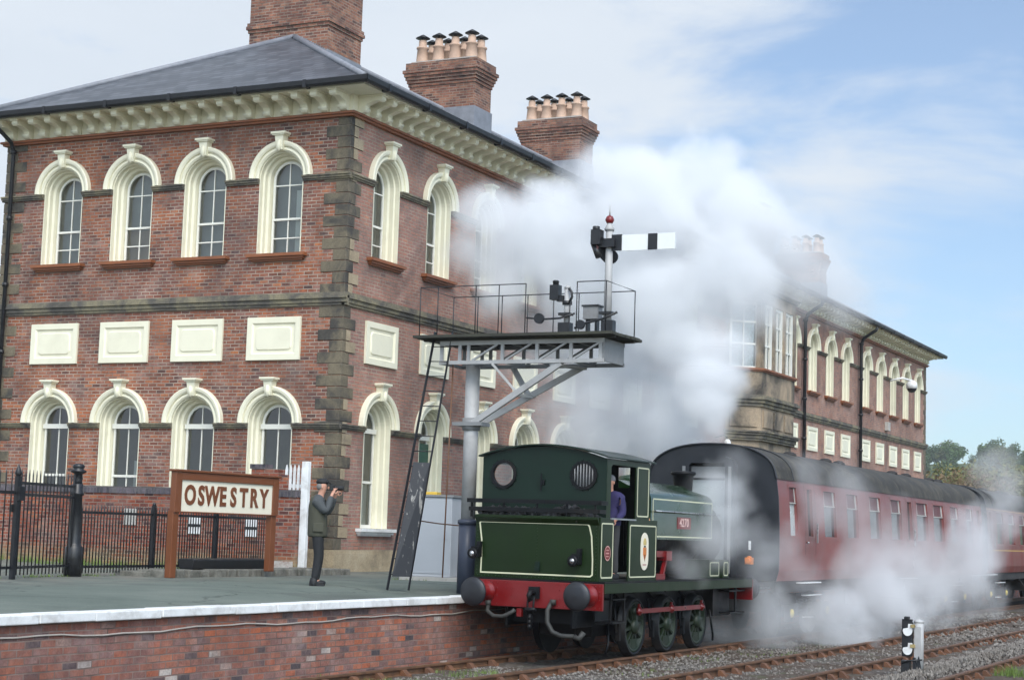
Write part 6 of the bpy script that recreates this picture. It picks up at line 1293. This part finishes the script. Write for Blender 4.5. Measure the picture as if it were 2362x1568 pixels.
def make_tree(h, w, mat, n=900, seed=1, leaf=.55, open_=0):
    random.seed(seed); tr_ = bpy.data.objects.new('tree', None); COL.objects.link(tr_)
    q = MB(); q.tube([(0, 0, 0), (.1, .05, h*.25), (.0, .1, h*.5), (.1, 0, h*.8)], [h*.022, h*.018, h*.013, h*.004], 7)
    for k in range(7):
        a = k*2.4; z0 = h*(.25+.07*k); q.tube([(0, 0, z0), (math.cos(a)*w*.25, math.sin(a)*w*.25, z0+h*.10), (math.cos(a)*w*.40, math.sin(a)*w*.40, z0+h*.2)], [h*.008, h*.005, h*.002], 5)
    q.build('trunk', bark, tr_, local=True)
    cl = []
    for k in range(16):
        a = U(0, 6.28); rr = math.sqrt(U(0, 1))*w*.36; zz = U(.35, .88)*h; cl.append((rr*math.cos(a)*(1.25-zz/h*.6), rr*math.sin(a)*(1.25-zz/h*.6), zz, U(.16, .26)*w))
    q = MB()
    for _ in range(n):
        c = random.choice(cl); d = Vector((random.gauss(0, 1), random.gauss(0, 1), random.gauss(0, .8))).normalized()*c[3]*U(.55, 1.05); p = Vector(c[:3])+d; s = leaf*U(.5, 1.2)
        a, b = Vector((U(-1, 1), U(-1, 1), U(-1, 1))).normalized(), Vector((U(-1, 1), U(-1, 1), U(-1, 1))).normalized(); q.add([p+a*s, p+b*s, p-a*s*.8, p-b*s*.7], [(0, 1, 2, 3)])
    q.build('crown', mat, tr_, local=True, fix=False); return tr_
protos = [make_tree(11, 10, LM[0], 1500, 31), make_tree(12, 9, LM[1], 1300, 32), make_tree(9, 9, LM[0], 1300, 33), make_tree(10.5, 10, LM[2], 5200, 34, .22), make_tree(9.3, 13, LM[3], 5200, 35, .2)]
used = set()
def put_tree(k, x, y, z, s, label, group):
    o = protos[k] if k not in used else copy_tree(protos[k]); used.add(k); o.location = (x, y, z); o.scale = (s, s, s*U(.85, 1.15)); o.rotation_euler.z = U(0, 6.28); tag(o, label, 'tree', group); return o
random.seed(77)
def hz(x, y): s = min(max((y-350)/330., 0), 1); s = s*s*(3-2*s); return -2+s*(33+6*mn.noise((x*.006, y*.006, 2)))
for row, (yy, stp) in enumerate(((700, 8.5), (655, 8.5), (610, 8.5), (565, 8), (520, 8), (475, 8), (430, 8), (385, 8))):
    dist = yy+32; xa_, xb_ = 19.9-.262*dist, 19.9-.155*dist; x = xa_
    while x < xb_:
        k = random.choice((0, 0, 1, 2, 2)); put_tree(k, x+U(-2, 2), yy+U(-14, 14), hz(x, yy)-1, U(.65, 1.05), ('round dark green tree', 'olive green tree', 'low dark green tree')[k]+(' on the crest of the far wooded hill', ' high on the far wooded hill', ' midway up the far wooded hill', ' at the foot of the far wooded hill')[(0,0,1,1,2,2,3,3)[row]], 'trees of the wood on the hill'); x += stp*U(.7, 1.2)
for (k, x, y, s, l_) in ((2, -17.5, 190, 1.0, 'dark green tree just right of the far station corner'), (3, -22.5, 175, 1.0, 'yellow brown bush low beside the far station corner'), (4, -17.2, 138, 1.0, 'rust coloured bush right behind the far station corner'), (4, -15.2, 141, .9, 'rust coloured bush in front of the pale green tree'), (3, -13.5, 150, 1.1, 'tall yellow green tree above the end of the second carriage'), (1, -11.0, 155, .85, 'light olive tree at the right edge of the picture'), (3, -9.6, 143, 1.0, 'yellowing bush at the right edge of the picture'), (0, -20.5, 230, .8, 'green tree behind the bushes near the station corner'), (2, -14.5, 215, 1.0, 'green tree between the hill wood and the yellow bush'), (1, -6, 160, 1.0, 'olive tree standing further right behind the carriages'), (0, -1, 170, 1.0, 'green tree standing further right behind the carriages')):
    put_tree(k, x, y, -1.6, s, l_, None)

# ------------------------------------------------------------------ air: faint haze round everything
hzb = MB(); hzb.box(-480, 420, -60, 960, -3.5, 75)
m, nt, bs = newmat('haze_air'); nt.nodes.remove(bs); pv = N(nt, 'ShaderNodeVolumePrincipled'); pv.inputs['Color'].default_value = (.82,.88,.96,1); pv.inputs['Density'].default_value = .00022; pv.inputs['Anisotropy'].default_value = 0; L(nt, pv.outputs[0], nt.nodes['Material Output'].inputs['Volume'])
tag(hzb.build('haze', m), 'faint blue haze in the air', None, None, 'stuff')
